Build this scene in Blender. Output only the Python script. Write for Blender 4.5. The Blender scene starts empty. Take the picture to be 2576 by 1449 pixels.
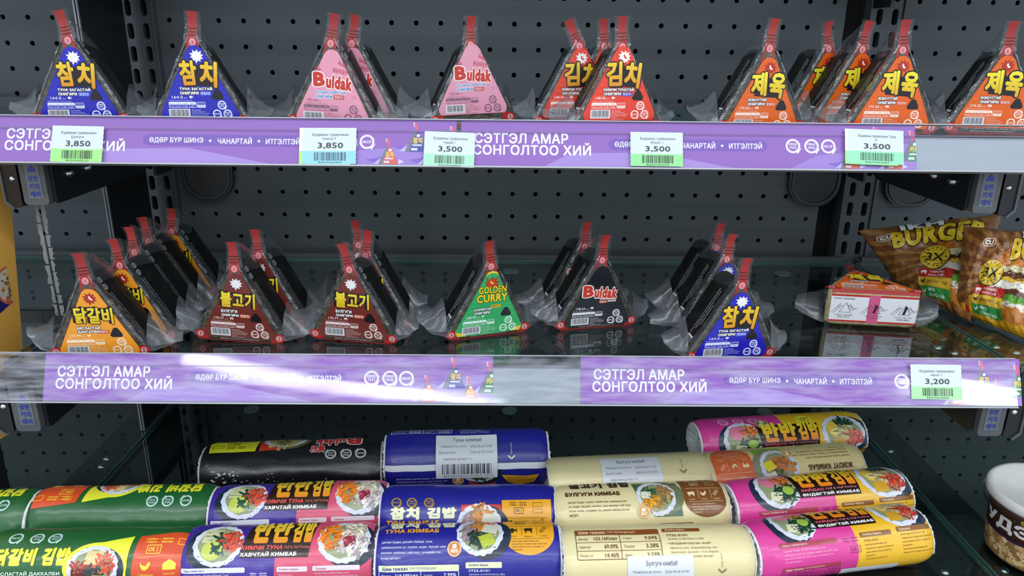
import bpy, bmesh, math, random
from mathutils import Vector, Matrix, noise
from mathutils.geometry import tessellate_polygon, delaunay_2d_cdt
PI = math.pi
R = math.radians
SC = bpy.context.scene
COL = SC.collection
random.seed(7)

# ------------------------------------------------------------------ camera
CAMZ = 1.30
F_PX, PITCH, ROLL, YAW = 1889.2, .31700, .011546, .013251
c_d = Vector((math.sin(YAW) * math.cos(PITCH), math.cos(YAW) * math.cos(PITCH), -math.sin(PITCH)))
c_r0 = Vector((math.cos(YAW), -math.sin(YAW), 0))
c_u0 = c_r0.cross(c_d)
c_r = c_r0 * math.cos(ROLL) + c_u0 * math.sin(ROLL)
c_u = -c_r0 * math.sin(ROLL) + c_u0 * math.cos(ROLL)
cam_data = bpy.data.cameras.new('camera')
cam_data.sensor_width = 36
cam_data.lens = 36 * F_PX / 2576
cam_data.clip_start = .01
cam = bpy.data.objects.new('camera', cam_data)
COL.objects.link(cam)
M = Matrix((c_r, c_u, -c_d)).transposed().to_4x4()
M.translation = (0, 0, CAMZ)
cam.matrix_world = M
SC.camera = cam
CAM = Vector((0, 0, CAMZ))


def ray(px, py):
    return c_d + c_r * ((px - 1288) / F_PX) - c_u * ((py - 724.5) / F_PX)


def at_z(px, py, z):
    v = ray(px, py)
    return CAM + v * ((z - CAMZ) / v.z)


def at_y(px, py, y):
    v = ray(px, py)
    return CAM + v * (y / v.y)


def at_x(px, py, x):
    v = ray(px, py)
    return CAM + v * (x / v.x)


def at_plane(px, py, p0, n):
    v = ray(px, py)
    return CAM + v * ((p0 - CAM).dot(n) / v.dot(n))


# ------------------------------------------------------------------ world, lights, exposure
w = bpy.data.worlds.new('store')
SC.world = w
w.use_nodes = True
bg = w.node_tree.nodes['Background']
bg.inputs[0].default_value = (.80, .88, 1.0, 1)
bg.inputs[1].default_value = 1.15


def area(name, loc, size, energy, target, color=(.93, .97, 1.0)):
    l = bpy.data.lights.new(name, 'AREA')
    l.shape = 'RECTANGLE'
    l.size, l.size_y = size
    l.energy = energy
    l.color = color
    o = bpy.data.objects.new(name, l)
    COL.objects.link(o)
    o.location = loc
    return o


# ceiling LED battens of the shop, all pointing straight down (one set askew over the aisle)
a = area('ceiling_batten', (0.5, -.55, 2.75), (6.0, .22), 55, None)
a = area('ceiling_batten', (.5, -2.0, 2.75), (6.0, .22), 55, None)
a = area('ceiling_batten', (-1.05, -3.62, 2.75), (2.3, .22), 56, None)
a.rotation_euler = (0, 0, R(-25))
a = area('ceiling_batten', (3.55, -3.75, 2.75), (1.6, .24), 44, None)
a.rotation_euler = (0, 0, R(-25))
SC.view_settings.view_transform = 'Standard'
SC.view_settings.look = 'None'
SC.view_settings.exposure = -0.27
SC.view_settings.gamma = 1
SC.view_settings.use_curve_mapping = False
SC.cycles.transparent_max_bounces = 20
SC.cycles.max_bounces = 6
SC.cycles.diffuse_bounces = 4
SC.cycles.glossy_bounces = 4
SC.cycles.caustics_reflective = False
SC.cycles.caustics_refractive = False


# ------------------------------------------------------------------ materials
def lin(c):
    return c / 12.92 if c <= .04045 else ((c + .055) / 1.055) ** 2.4


def rgb(h):
    if isinstance(h, str):
        h = h.lstrip('#')
        h = ''.join(q * 2 for q in h) if len(h) == 3 else h
        h = tuple(int(h[i:i + 2], 16) / 255 for i in (0, 2, 4))
    return tuple(lin(x) for x in h)


MATS = {}


def mat(name, color=(.5, .5, .5), rough=.5, metal=0., coat=0., coat_rough=.1, noise_amt=0., noise_scale=60., bump=0., bump_scale=80.,
        spec=.5, attr=None, color2=None, detail=4., coat_bump=0., coat_bump_scale=40., stretch=None):
    if name in MATS:
        return MATS[name]
    m = bpy.data.materials.new(name)
    m.use_nodes = True
    nt = m.node_tree
    p = nt.nodes['Principled BSDF']
    L = nt.links.new
    c = rgb(color) if isinstance(color, str) else color
    p.inputs['Base Color'].default_value = (*c, 1)
    p.inputs['Roughness'].default_value = rough
    p.inputs['Metallic'].default_value = metal
    p.inputs['Specular IOR Level'].default_value = spec
    p.inputs['Coat Weight'].default_value = coat
    p.inputs['Coat Roughness'].default_value = coat_rough
    tc = nt.nodes.new('ShaderNodeTexCoord')
    src = tc.outputs['Object']
    if stretch:
        mp = nt.nodes.new('ShaderNodeMapping')
        mp.inputs['Scale'].default_value = stretch
        L(src, mp.inputs[0])
        src = mp.outputs[0]
    if attr:
        at = nt.nodes.new('ShaderNodeAttribute')
        at.attribute_name = attr
        L(at.outputs['Color'], p.inputs['Base Color'])
    elif noise_amt > 0:
        n = nt.nodes.new('ShaderNodeTexNoise')
        n.inputs['Scale'].default_value = noise_scale
        n.inputs['Detail'].default_value = detail
        L(src, n.inputs['Vector'])
        rmp = nt.nodes.new('ShaderNodeValToRGB')
        rmp.color_ramp.elements[0].position = .5 - noise_amt / 2
        rmp.color_ramp.elements[1].position = .5 + noise_amt / 2
        c2 = rgb(color2) if isinstance(color2, str) else (color2 or tuple(x * .6 for x in c))
        rmp.color_ramp.elements[0].color = (*c2, 1)
        rmp.color_ramp.elements[1].color = (*c, 1)
        L(n.outputs[0], rmp.inputs[0])
        L(rmp.outputs[0], p.inputs['Base Color'])
    for amt, scl, slot in ((bump, bump_scale, 'Normal'), (coat_bump, coat_bump_scale, 'Coat Normal')):
        if amt > 0:
            n2 = nt.nodes.new('ShaderNodeTexNoise')
            n2.inputs['Scale'].default_value = scl
            n2.inputs['Detail'].default_value = 5
            L(src, n2.inputs['Vector'])
            b = nt.nodes.new('ShaderNodeBump')
            b.inputs['Strength'].default_value = amt
            b.inputs['Distance'].default_value = .002
            L(n2.outputs[0], b.inputs['Height'])
            L(b.outputs[0], p.inputs[slot])
    MATS[name] = m
    return m


def clear_mat(name, tint, refl=1.0, ior=1.5, rough=.02, haze=0., haze_col=(.7, .72, .75), bump=0., bump_scale=30., stretch=None, hnoise=None):
    """thin clear sheet: see-through body, mirror by Fresnel, optional milky haze"""
    if name in MATS:
        return MATS[name]
    m = bpy.data.materials.new(name)
    m.use_nodes = True
    nt = m.node_tree
    nt.nodes.clear()
    L = nt.links.new
    out = nt.nodes.new('ShaderNodeOutputMaterial')
    tr = nt.nodes.new('ShaderNodeBsdfTransparent')
    tr.inputs[0].default_value = (*tint, 1)
    gl = nt.nodes.new('ShaderNodeBsdfGlossy')
    gl.inputs['Roughness'].default_value = rough
    gl.inputs['Color'].default_value = (.95, .97, 1, 1)
    fr = nt.nodes.new('ShaderNodeFresnel')
    fr.inputs['IOR'].default_value = ior
    ge = nt.nodes.new('ShaderNodeNewGeometry')      # a thin sheet mirrors alike from both sides
    io = nt.nodes.new('ShaderNodeMapRange')
    io.inputs[3].default_value = ior
    io.inputs[4].default_value = 1 / ior
    L(ge.outputs['Backfacing'], io.inputs[0])
    L(io.outputs[0], fr.inputs['IOR'])
    mx = nt.nodes.new('ShaderNodeMixShader')
    body = tr.outputs[0]
    tc = nt.nodes.new('ShaderNodeTexCoord')
    src = tc.outputs['Object']
    if stretch:
        mp = nt.nodes.new('ShaderNodeMapping')
        mp.inputs['Scale'].default_value = stretch
        L(src, mp.inputs[0])
        src = mp.outputs[0]
    if haze > 0:
        df = nt.nodes.new('ShaderNodeBsdfDiffuse')
        df.inputs[0].default_value = (*haze_col, 1)
        m2 = nt.nodes.new('ShaderNodeMixShader')
        m2.inputs[0].default_value = haze
        if hnoise:
            n3 = nt.nodes.new('ShaderNodeTexNoise')
            n3.inputs['Scale'].default_value = hnoise
            n3.inputs['Detail'].default_value = 6
            L(src, n3.inputs['Vector'])
            mr = nt.nodes.new('ShaderNodeMapRange')
            mr.inputs[1].default_value = .35
            mr.inputs[2].default_value = .75
            mr.inputs[3].default_value = 0
            mr.inputs[4].default_value = haze
            L(n3.outputs[0], mr.inputs[0])
            L(mr.outputs[0], m2.inputs[0])
        L(tr.outputs[0], m2.inputs[1])
        L(df.outputs[0], m2.inputs[2])
        body = m2.outputs[0]
    if bump > 0:
        n = nt.nodes.new('ShaderNodeTexNoise')
        n.inputs['Scale'].default_value = bump_scale
        n.inputs['Detail'].default_value = 3
        L(src, n.inputs['Vector'])
        b = nt.nodes.new('ShaderNodeBump')
        b.inputs['Strength'].default_value = bump
        b.inputs['Distance'].default_value = .003
        L(n.outputs[0], b.inputs['Height'])
        L(b.outputs[0], gl.inputs['Normal'])
        L(b.outputs[0], fr.inputs['Normal'])
    mul = nt.nodes.new('ShaderNodeMath')
    mul.operation = 'MULTIPLY'
    mul.inputs[1].default_value = refl
    L(fr.outputs[0], mul.inputs[0])
    L(mul.outputs[0], mx.inputs[0])
    L(body, mx.inputs[1])
    L(gl.outputs[0], mx.inputs[2])
    L(mx.outputs[0], out.inputs[0])
    MATS[name] = m
    return m


PRINT = mat('print_ink', attr='ink', rough=.42, coat=.15, coat_rough=.2)
FOILPRINT = mat('glossy_print', attr='ink', rough=.3, coat=.22, coat_rough=.18, coat_bump=.25, coat_bump_scale=55)
PANEL = mat('grey_painted_steel', (.072, .081, .090), rough=.42, noise_amt=.5, noise_scale=9, color2=(.065, .073, .082), bump=.02, bump_scale=400)
STEEL = mat('charcoal_steel', (.06, .067, .075), rough=.38)
BLACK = mat('black_steel', (.010, .012, .015), rough=.35)
DARK = mat('painted_hole_shade', (.004, .004, .005), rough=.9)  # near-black: shade inside holes and slots is put into the colour
TRAY = mat('black_tray', (.016, .019, .021), rough=.5)
CHROME = mat('screw_steel', (.62, .62, .62), rough=.25, metal=1)
BRUSHED = mat('scratched_aluminium', (.30, .345, .38), rough=.38, metal=.55, noise_amt=.5, noise_scale=30, color2=(.24, .28, .32), bump=.12, bump_scale=60, stretch=(.15, 1, 1))
ALUEDGE = mat('pale_aluminium_edge', (.34, .36, .38), rough=.4, metal=.5)
GREYPLASTIC = mat('grey_plastic', (.085, .094, .10), rough=.45)
PAD = mat('frosted_pad', (.30, .34, .34), rough=.7)
GLASS = clear_mat('shelf_glass', (.80, .88, .86), refl=1.0, ior=1.52, rough=.004)
GLASSEDGE = mat('glass_edge', (.05, .13, .115), rough=.15, coat=.6)
ACRYLIC = clear_mat('clear_acrylic', (.93, .95, .95), ior=1.35, rough=.02)
COVER = clear_mat('clear_label_cover', (.97, .97, .98), refl=1.0, ior=1.42, rough=.035, haze=.03, bump=.35, bump_scale=1.6, stretch=(1, 6, 6))
COVER_OLD = clear_mat('scuffed_label_cover', (.97, .97, .98), refl=1.0, ior=1.42, rough=.05, haze=.34, haze_col=(.85, .86, .95), bump=.3, bump_scale=1.6,
                      stretch=(1, 6, 6), hnoise=26)
FILM = clear_mat('clear_bag_film', (.96, .96, .96), refl=1.1, ior=1.45, rough=.08, haze=.035, haze_col=(.5, .52, .55), bump=.7, bump_scale=60)
FILMFOLD = clear_mat('creased_bag_film', (.95, .95, .95), refl=2.2, ior=1.5, rough=.06, haze=.05, haze_col=(.6, .62, .65), bump=1.0, bump_scale=120)
FILMFIN = clear_mat('milky_bag_film', (.90, .905, .91), refl=.8, ior=1.45, rough=.14, haze=.10, haze_col=(.45, .47, .5), bump=.2, bump_scale=40)
NORI = mat('dark_seaweed', (.009, .010, .009), rough=.6, noise_amt=.28, noise_scale=75, color2=(.003, .0035, .004), bump=.6, bump_scale=130, coat=.16, coat_rough=.1, spec=.15,
           coat_bump=.45, coat_bump_scale=60)
NORIFACE = mat('olive_seaweed_rice', (.085, .073, .045), rough=.5, noise_amt=.34, noise_scale=150, color2=(.014, .014, .011), bump=.9, bump_scale=170, coat=.7,
               coat_rough=.12, coat_bump=.8, coat_bump_scale=55)
RICE = mat('cream_rice', (.55, .45, .27), rough=.5, noise_amt=.3, noise_scale=170, color2=(.36, .27, .14), bump=.6, bump_scale=200, coat=.6, coat_rough=.12)
REDTAPE = mat('red_tear_tape', (.34, .022, .018), rough=.4, coat=.25, coat_rough=.12, coat_bump=.5, coat_bump_scale=60)
PAPER = mat('white_paper', (.72, .75, .77), rough=.6)
TORN = mat('torn_silver_tape', (.26, .28, .29), rough=.55, noise_amt=.3, noise_scale=60, color2=(.22, .24, .25))


# ------------------------------------------------------------------ mesh helpers
class MB:
    def __init__(s):
        s.v, s.f, s.c = [], [], None

    def add(s, vs, fs):
        o = len(s.v)
        s.v += [tuple(v) for v in vs]
        s.f += [tuple(i + o for i in f) for f in fs]
        return s

    def box(s, x0, x1, y0, y1, z0, z1):
        return s.add([(x0, y0, z0), (x1, y0, z0), (x1, y1, z0), (x0, y1, z0), (x0, y0, z1), (x1, y0, z1), (x1, y1, z1), (x0, y1, z1)],
                     [(0, 3, 2, 1), (4, 5, 6, 7), (0, 1, 5, 4), (1, 2, 6, 5), (2, 3, 7, 6), (3, 0, 4, 7)])

    def grid(s, pts):
        """pts[i][j] -> quads"""
        n, m = len(pts), len(pts[0])
        return s.add([p for r in pts for p in r], [(i * m + j, i * m + j + 1, (i + 1) * m + j + 1, (i + 1) * m + j) for i in range(n - 1) for j in range(m - 1)])

    def extrude(s, poly, fn, a, b):
        """poly 2D, fn(u,v,h)->3D, between heights a and b"""
        n = len(poly)
        vs = [fn(u, v, a) for u, v in poly] + [fn(u, v, b) for u, v in poly]
        tri = tessellate_polygon([[Vector((u, v, 0)) for u, v in poly]])
        fs = [tuple(t) for t in tri] + [tuple(i + n for i in reversed(t)) for t in tri]
        fs += [(i, (i + 1) % n, (i + 1) % n + n, i + n) for i in range(n)]
        return s.add(vs, fs)

    def lathe(s, prof, n=48, c=(0, 0, 0)):
        vs = []
        for r, z in prof:
            vs += [(c[0] + r * math.cos(2 * PI * k / n), c[1] + r * math.sin(2 * PI * k / n), c[2] + z) for k in range(n)]
        fs = [(i * n + k, i * n + (k + 1) % n, (i + 1) * n + (k + 1) % n, (i + 1) * n + k) for i in range(len(prof) - 1) for k in range(n)]
        return s.add(vs, fs)

    def mesh(s, name, m, smooth=False, fix=True):
        me = bpy.data.meshes.new(name)
        me.from_pydata(s.v, [], s.f)
        if fix:
            bm = bmesh.new()
            bm.from_mesh(me)
            bmesh.ops.recalc_face_normals(bm, faces=bm.faces)
            bm.to_mesh(me)
            bm.free()
        me.materials.append(m)
        if smooth:
            for p in me.polygons:
                p.use_smooth = True
        me.update()
        return me

    def build(s, name, m, parent=None, smooth=False, fix=True, bevel=0):
        o = put(name, s.mesh(name, m, smooth, fix), parent)
        if bevel:
            b = o.modifiers.new('bevel', 'BEVEL')
            b.width = bevel
            b.segments = 2
            b.limit_method = 'ANGLE'
        return o


def put(name, me, parent=None):
    o = bpy.data.objects.new(name, me)
    COL.objects.link(o)
    if parent:
        o.parent = parent
    return o


def tag(o, label, cat, group=None):
    o['label'] = label
    o['category'] = cat
    if group:
        o['group'] = group
    return o


def struct(o, label=None):
    o['kind'] = 'structure'
    if label:
        o['label'] = label
    return o


def empty(name, loc=(0, 0, 0), rz=0.):
    o = bpy.data.objects.new(name, None)
    o.empty_display_size = .02
    COL.objects.link(o)
    o.location = loc
    o.rotation_euler = (0, 0, rz)
    return o


def rtri(p, rad, n=6):
    """rounded polygon outline (2D, CCW)"""
    out = []
    N = len(p)
    for i in range(N):
        a, b, c = Vector(p[i - 1]), Vector(p[i]), Vector(p[(i + 1) % N])
        r_ = rad[i] if isinstance(rad, (list, tuple)) else rad
        d1, d2 = (a - b).normalized(), (c - b).normalized()
        ang = d1.angle(d2)
        t = r_ / math.tan(ang / 2)
        p1, p2 = b + d1 * t, b + d2 * t
        cen = b + (d1 + d2).normalized() * (r_ / math.sin(ang / 2))
        a1 = math.atan2(*(p1 - cen).yx)
        a2 = math.atan2(*(p2 - cen).yx)
        while a2 - a1 > PI:
            a2 -= 2 * PI
        while a2 - a1 < -PI:
            a2 += 2 * PI
        out += [(cen.x + r_ * math.cos(a1 + (a2 - a1) * k / n), cen.y + r_ * math.sin(a1 + (a2 - a1) * k / n)) for k in range(n + 1)]
    return out


def rrect(x0, y0, x1, y1, r_, n=4):
    r_ = min(r_, abs(x1 - x0) / 2 * .99, abs(y1 - y0) / 2 * .99)
    return rtri([(x0, y0), (x1, y0), (x1, y1), (x0, y1)], r_, n)


def circ(x, y, rx, ry=None, n=24, a0=0):
    ry = ry or rx
    return [(x + rx * math.cos(a0 + 2 * PI * k / n), y + ry * math.sin(a0 + 2 * PI * k / n)) for k in range(n)]


def burst(x, y, r_, n=11, inner=.62, seed=3):
    rd = random.Random(seed)
    out = []
    for k in range(n * 2):
        a = 2 * PI * k / (n * 2) + .2
        q = r_ * (rd.uniform(.85, 1.12) if k % 2 == 0 else inner)
        out.append((x + q * math.cos(a), y + q * math.sin(a) * .9))
    return out


# ------------------------------------------------------------------ flat print ("art"): layered 2D shapes and lettering
_cu = bpy.data.curves.new('lettering', 'FONT')
_to = bpy.data.objects.new('lettering', _cu)
_cache = {}


_cu.fill_mode = 'NONE'


def glyphs(s_, bold=0., res=2):
    """outline of each letter, filled by constrained triangulation; bold = the letter stamped around itself"""
    k0 = (s_, res, round(bold, 3))
    if k0 not in _cache:
        _cu.body = s_
        _cu.resolution_u = res
        _cu.space_character = 1 + bold * 1.6
        me = _to.to_mesh()
        vs = [(v.co.x, v.co.y) for v in me.vertices]
        nb = {}
        for e in me.edges:
            i, j = e.vertices
            nb.setdefault(i, []).append(j)
            nb.setdefault(j, []).append(i)
        _to.to_mesh_clear()
        seen, loops = set(), []
        for i in nb:
            if i in seen:
                continue
            loop, cur, prev = [], i, None
            while cur not in seen:
                seen.add(cur)
                loop.append(cur)
                nx = [q for q in nb[cur] if q not in seen]
                if not nx:
                    break
                cur = nx[0]
            if len(loop) > 2:
                loops.append(loop)
        # group loops whose boxes overlap in x, to fill letter by letter
        items = sorted(((min(vs[i][0] for i in l), max(vs[i][0] for i in l), l) for l in loops), key=lambda q: q[0])
        groups, right = [], -1e9
        for x0, x1, l in items:
            if x0 > right:
                groups.append([])
            groups[-1].append(l)
            right = max(right, x1)
        ov, of = [], []
        for g in groups:
            co, ed = [], []
            for l in g:
                o = len(co)
                co += [Vector(vs[i]) for i in l]
                ed += [(o + q, o + (q + 1) % len(l)) for q in range(len(l))]
            rv, re, rf = delaunay_2d_cdt(co, ed, [], 1, 1e-5)[:3]
            seg = [(co[i].x, co[i].y, co[j].x, co[j].y) for i, j in ed]

            def inside(f):
                x, y = sum(rv[i].x for i in f) / len(f), sum(rv[i].y for i in f) / len(f)
                return sum(1 for ax, ay, bx, by in seg if (ay > y) != (by > y) and x < ax + (y - ay) * (bx - ax) / (by - ay)) % 2
            rf = [f for f in rf if inside(f)]
            o = len(ov)
            ov += [(v.x, v.y) for v in rv]
            of += [tuple(i + o for i in f) for f in rf]
        if bold > 0:
            dirs = [(1, 1), (1, -1), (-1, 1), (-1, -1)] if bold < .035 else [(1, 0), (.7, .7), (0, 1), (-.7, .7), (-1, 0), (-.7, -.7), (0, -1), (.7, -.7)]
            if bold >= .08:
                dirs = [(math.cos(2 * PI * q / 12), math.sin(2 * PI * q / 12)) for q in range(12)] + [(.55 * a_, .55 * b_) for a_, b_ in dirs[::2]]
            bv, bf = [], []
            for dx, dy in dirs:
                o = len(bv)
                bv += [(x + dx * bold * (.75 if bold < .035 else 1), y + dy * bold * (.75 if bold < .035 else 1), len(bv) // max(1, len(ov))) for x, y in ov]
                bf += [tuple(i + o for i in f) for f in of]
            ov, of = bv, bf
        _cache[k0] = (ov, of)
    return _cache[k0]


def glyphs_spaced(t, bold, res):
    """the plain letters, set with the spacing of their bold cut"""
    n = len(glyphs(t, bold, res)[0])
    if bold <= 0:
        return glyphs(t, 0, res)
    k = (t, res, round(bold, 3), 'plain')
    if k not in _cache:
        v, f = glyphs(t, bold, res)
        m = 4 if bold < .035 else (8 if bold < .08 else 16)
        nv, nf = len(v) // m, len(f) // m
        q = bold * (.75 if bold < .035 else 1)
        d0 = (1, 1) if bold < .035 else (1, 0)
        _cache[k] = ([(c_[0] - d0[0] * q, c_[1] - d0[1] * q) for c_ in v[:nv]], f[:nf])
    return _cache[k]


class Art:
    def __init__(s):
        s.v, s.f = [], []            # v: (u, v, layer, colour)

    def _add(s, vs, fs, layer, col):
        o = len(s.v)
        c = col if callable(col) else (lambda u, v, _c=rgb(col): _c)
        s.v += [(q[0], q[1], layer + (.02 * q[2] if len(q) > 2 else 0), c(q[0], q[1])) for q in vs]
        s.f += [tuple(i + o for i in f) for f in fs]

    def poly(s, pts, col, layer=0):
        tri = tessellate_polygon([[Vector((u, v, 0)) for u, v in pts]])
        s._add(pts, [tuple(t) for t in tri], layer, col)

    def rect(s, x0, y0, x1, y1, col, layer=0, r_=0):
        s.poly(rrect(x0, y0, x1, y1, r_) if r_ else [(x0, y0), (x1, y0), (x1, y1), (x0, y1)], col, layer)

    def line(s, x0, y0, x1, y1, w_, col, layer=1):
        d = Vector((x1 - x0, y1 - y0))
        n = Vector((-d.y, d.x)).normalized() * (w_ / 2)
        s.poly([(x0 - n.x, y0 - n.y), (x1 - n.x, y1 - n.y), (x1 + n.x, y1 + n.y), (x0 + n.x, y0 + n.y)], col, layer)

    def ring(s, x, y, r0, r1, col, layer=1, n=28, a0=0., a1=2 * PI, sy=1.):
        vs, fs = [], []
        for k in range(n + 1):
            a_ = a0 + (a1 - a0) * k / n
            for q in (r0, r1):
                vs.append((x + q * math.cos(a_), y + q * math.sin(a_) * sy))
        fs = [(2 * k, 2 * k + 1, 2 * k + 3, 2 * k + 2) for k in range(n)]
        s._add(vs, fs, layer, col)

    def frame(s, x0, y0, x1, y1, w_, col, layer=1, r_=1.):
        o_, i_ = rrect(x0, y0, x1, y1, r_), rrect(x0 + w_, y0 + w_, x1 - w_, y1 - w_, max(.1 * r_, r_ - w_))
        n = len(o_)
        s._add(o_ + i_, [(k, (k + 1) % n, n + (k + 1) % n, n + k) for k in range(n)], layer, col)

    def text(s, t, x0, y0, x1=None, y1=None, h=None, col='#ffffff', layer=2, bold=.0, outline=None, oc='#000000', rot=0., shear=0., anchor='l', drop=None, res=2):
        vs, fs = glyphs(t, bold, res)
        if not vs:
            return
        bx0, bx1 = min(v[0] for v in vs), max(v[0] for v in vs)
        by0, by1 = min(v[1] for v in vs), max(v[1] for v in vs)
        sy = (y1 - y0) / (by1 - by0) if y1 is not None else h / .72
        sx = (x1 - x0) / (bx1 - bx0) if x1 is not None else sy
        w_ = (bx1 - bx0) * sx
        ox = {'l': 0, 'c': -w_ / 2, 'r': -w_}[anchor]
        yb = by0 if y1 is not None else 0.
        ca, sa = math.cos(rot), math.sin(rot)

        def T(v, dx=0, dy=0):
            a_, b_ = ox + (v[0] - bx0) * sx + dx, (v[1] - yb) * sy + dy
            a_ += shear * b_
            return (x0 + a_ * ca - b_ * sa, y0 + a_ * sa + b_ * ca) + tuple(v[2:])
        if outline:
            n_ = 10
            ring_ = [(outline * math.cos(2 * PI * q / n_), outline * math.sin(2 * PI * q / n_)) for q in range(n_)]
            base = glyphs_spaced(t, bold, res)
            if drop:
                for q in (1, .66, .33):
                    for i_, (dx, dy) in enumerate(ring_[::2]):
                        s._add([T((v[0] + dx * 1.3, v[1] + dy * 1.3, i_), drop[0] * q, drop[1] * q) for v in base[0]], base[1], layer - .6 - q * .3, oc)
            for i_, (dx, dy) in enumerate(ring_):
                k_ = 1 + bold / max(outline, .001)
                s._add([T((v[0] + dx * k_, v[1] + dy * k_, i_)) for v in base[0]], base[1], layer - .5, oc)
        s._add([T(v) for v in vs], fs, layer, col)

    def lines(s, n, x0, x1, y, dy, h, col, layer=2, seed=1, words=None):
        """rows of fine print, set as real (tiny) lettering"""
        W = words or ['Цагаан будаа, далайн байцаа, туна,', 'цэвэршүүлсэн ус, лууван, өндөг, бууцай, шар', 'манжин, майонез, сой соус, гүнждийн тос,', 'бусад амтлагч']
        full = max(len(q) for q in W)
        for k in range(n):
            t = W[k % len(W)]
            s.text(t, x0, y - k * dy, x0 + (x1 - x0) * min(1, len(t) / full), y - k * dy + h, col=col, layer=layer, bold=.012, res=1)

    def bars(s, x0, y0, x1, y1, col='#111111', layer=2, seed=1, n=34):
        rd = random.Random(seed)
        ws = [rd.choice((1, 1, 2, 3)) for _ in range(n * 2)]
        tot = sum(ws)
        x = x0
        for k, q in enumerate(ws):
            w_ = (x1 - x0) * q / tot
            if k % 2 == 0:
                s.rect(x, y0, x + w_, y1, col, layer)
            x += w_

    def logo(s, x, y, r_, col, t1='MNS', t2='7032', layer=2, flip=1):
        s.ring(x, y, r_ * .72, r_, col, layer)
        s.poly([(x + r_ * .35, y - r_ * .62), (x + r_ * .62, y - r_ * 1.12), (x + r_ * 1.3, y - r_ * .1), (x + r_ * .66, y - r_ * .72)], col, layer + .05)
        if t2:
            s.text(t1, x - r_ * .55, y + r_ * .05, x + r_ * .55, y + r_ * .45, col=col, layer=layer, bold=.03, res=1)
            s.text(t2, x - r_ * .5, y - r_ * .42, x + r_ * .5, y - r_ * .03, col=col, layer=layer, bold=.03, res=1)
        else:
            s.text(t1, x - r_ * .6, y - r_ * .2, x + r_ * .6, y + r_ * .2, col=col, layer=layer, bold=.05, res=1)

    def transformed(s, du=0., dv=0., flip=False):
        a_ = Art()
        k = -1 if flip else 1
        a_.v = [(k * u + du, k * v + dv, l, c) for u, v, l, c in s.v]
        a_.f = list(s.f)
        return a_

    def merge(s, b):
        o = len(s.v)
        s.v += b.v
        s.f += [tuple(i + o for i in f) for f in b.f]

    def mesh(s, name, fn, step=.0001, base=.00005, m=None, split=None, clip=None):
        """lay the print on a surface fn(u, v, height); faces larger than split=(du, dv) are cut along that grid"""
        V, F = [], []

        def cut(poly, ax, k, keep_hi):
            out = []
            for i in range(len(poly)):
                p, q = poly[i - 1], poly[i]
                a_, b_ = p[ax] - k, q[ax] - k
                if not keep_hi:
                    a_, b_ = -a_, -b_
                if (a_ > 0) != (b_ > 0) and a_ != b_:
                    t = a_ / (a_ - b_)
                    out.append((p[0] + (q[0] - p[0]) * t, p[1] + (q[1] - p[1]) * t, p[2] + (q[2] - p[2]) * t, tuple(p[3][i_] + (q[3][i_] - p[3][i_]) * t for i_ in range(3))))
                if b_ > 0:
                    out.append(q)
            return out

        def emit(poly):
            o = len(V)
            V.extend(poly)
            F.append(tuple(range(o, o + len(poly))))
        simple = {}
        for f in s.f:
            poly = [s.v[i] for i in f]
            poly0 = poly
            us, vs = [p[0] for p in poly], [p[1] for p in poly]
            u0, u1, v0, v1 = min(us), max(us), min(vs), max(vs)
            if clip:
                if u1 < clip[0] or u0 > clip[1] or v1 < clip[2] or v0 > clip[3]:
                    continue
                for ax, k, hi, bad in ((0, clip[0], True, u0 < clip[0]), (0, clip[1], False, u1 > clip[1]), (1, clip[2], True, v0 < clip[2]), (1, clip[3], False, v1 > clip[3])):
                    if bad and len(poly) > 2:
                        poly = cut(poly, ax, k, hi)
                if len(poly) < 3:
                    continue
            pieces = [poly]
            if split:
                for ax in (0, 1):
                    d = split[ax]
                    nxt = []
                    for pc in pieces:
                        lo, hi = min(p[ax] for p in pc), max(p[ax] for p in pc)
                        if hi - lo <= d:
                            nxt.append(pc)
                            continue
                        k = math.floor(lo / d) * d + d
                        while k < hi and len(pc) > 2:
                            left = cut(pc, ax, k, False)
                            if len(left) > 2:
                                nxt.append(left)
                            pc = cut(pc, ax, k, True)
                            k += d
                        if len(pc) > 2:
                            nxt.append(pc)
                    pieces = nxt
            if len(pieces) == 1 and pieces[0] is poly0:
                ids = []
                for i in f:
                    if i not in simple:
                        simple[i] = len(V)
                        V.append(s.v[i])
                    ids.append(simple[i])
                F.append(tuple(ids))
            else:
                for pc in pieces:
                    emit(pc)
        me = bpy.data.meshes.new(name)
        me.from_pydata([tuple(fn(q[0], q[1], base + q[2] * step)) for q in V], [], F)
        at = me.attributes.new('ink', 'FLOAT_COLOR', 'POINT')
        flat = []
        for q in V:
            flat += [q[3][0], q[3][1], q[3][2], 1.]
        at.data.foreach_set('color', flat)
        me.materials.append(m or PRINT)
        me.update()
        return me


def grad(y0, y1, c0, c1):
    a_, b_ = rgb(c0), rgb(c1)

    def g(u, v):
        t = max(0, min(1, (v - y0) / (y1 - y0)))
        return tuple(a_[i] + (b_[i] - a_[i]) * t for i in range(3))
    return g



# ================================================================== the refrigerated gondola
YB = 1.1028                     # back panel plane
PEG = .034
PX0, PZ0 = .0478, CAMZ + .023   # peg hole column 0 / row 0
XL, XR = -.504, .528            # bay limits
ZU, ZT, ZM, ZB, ZD = 1.4415, 1.212, .989, .764, .585      # shelf tops
YF = {ZU: .80, ZT: .777, ZM: .692, ZB: .600, ZD: .56}    # shelf fronts


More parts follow.
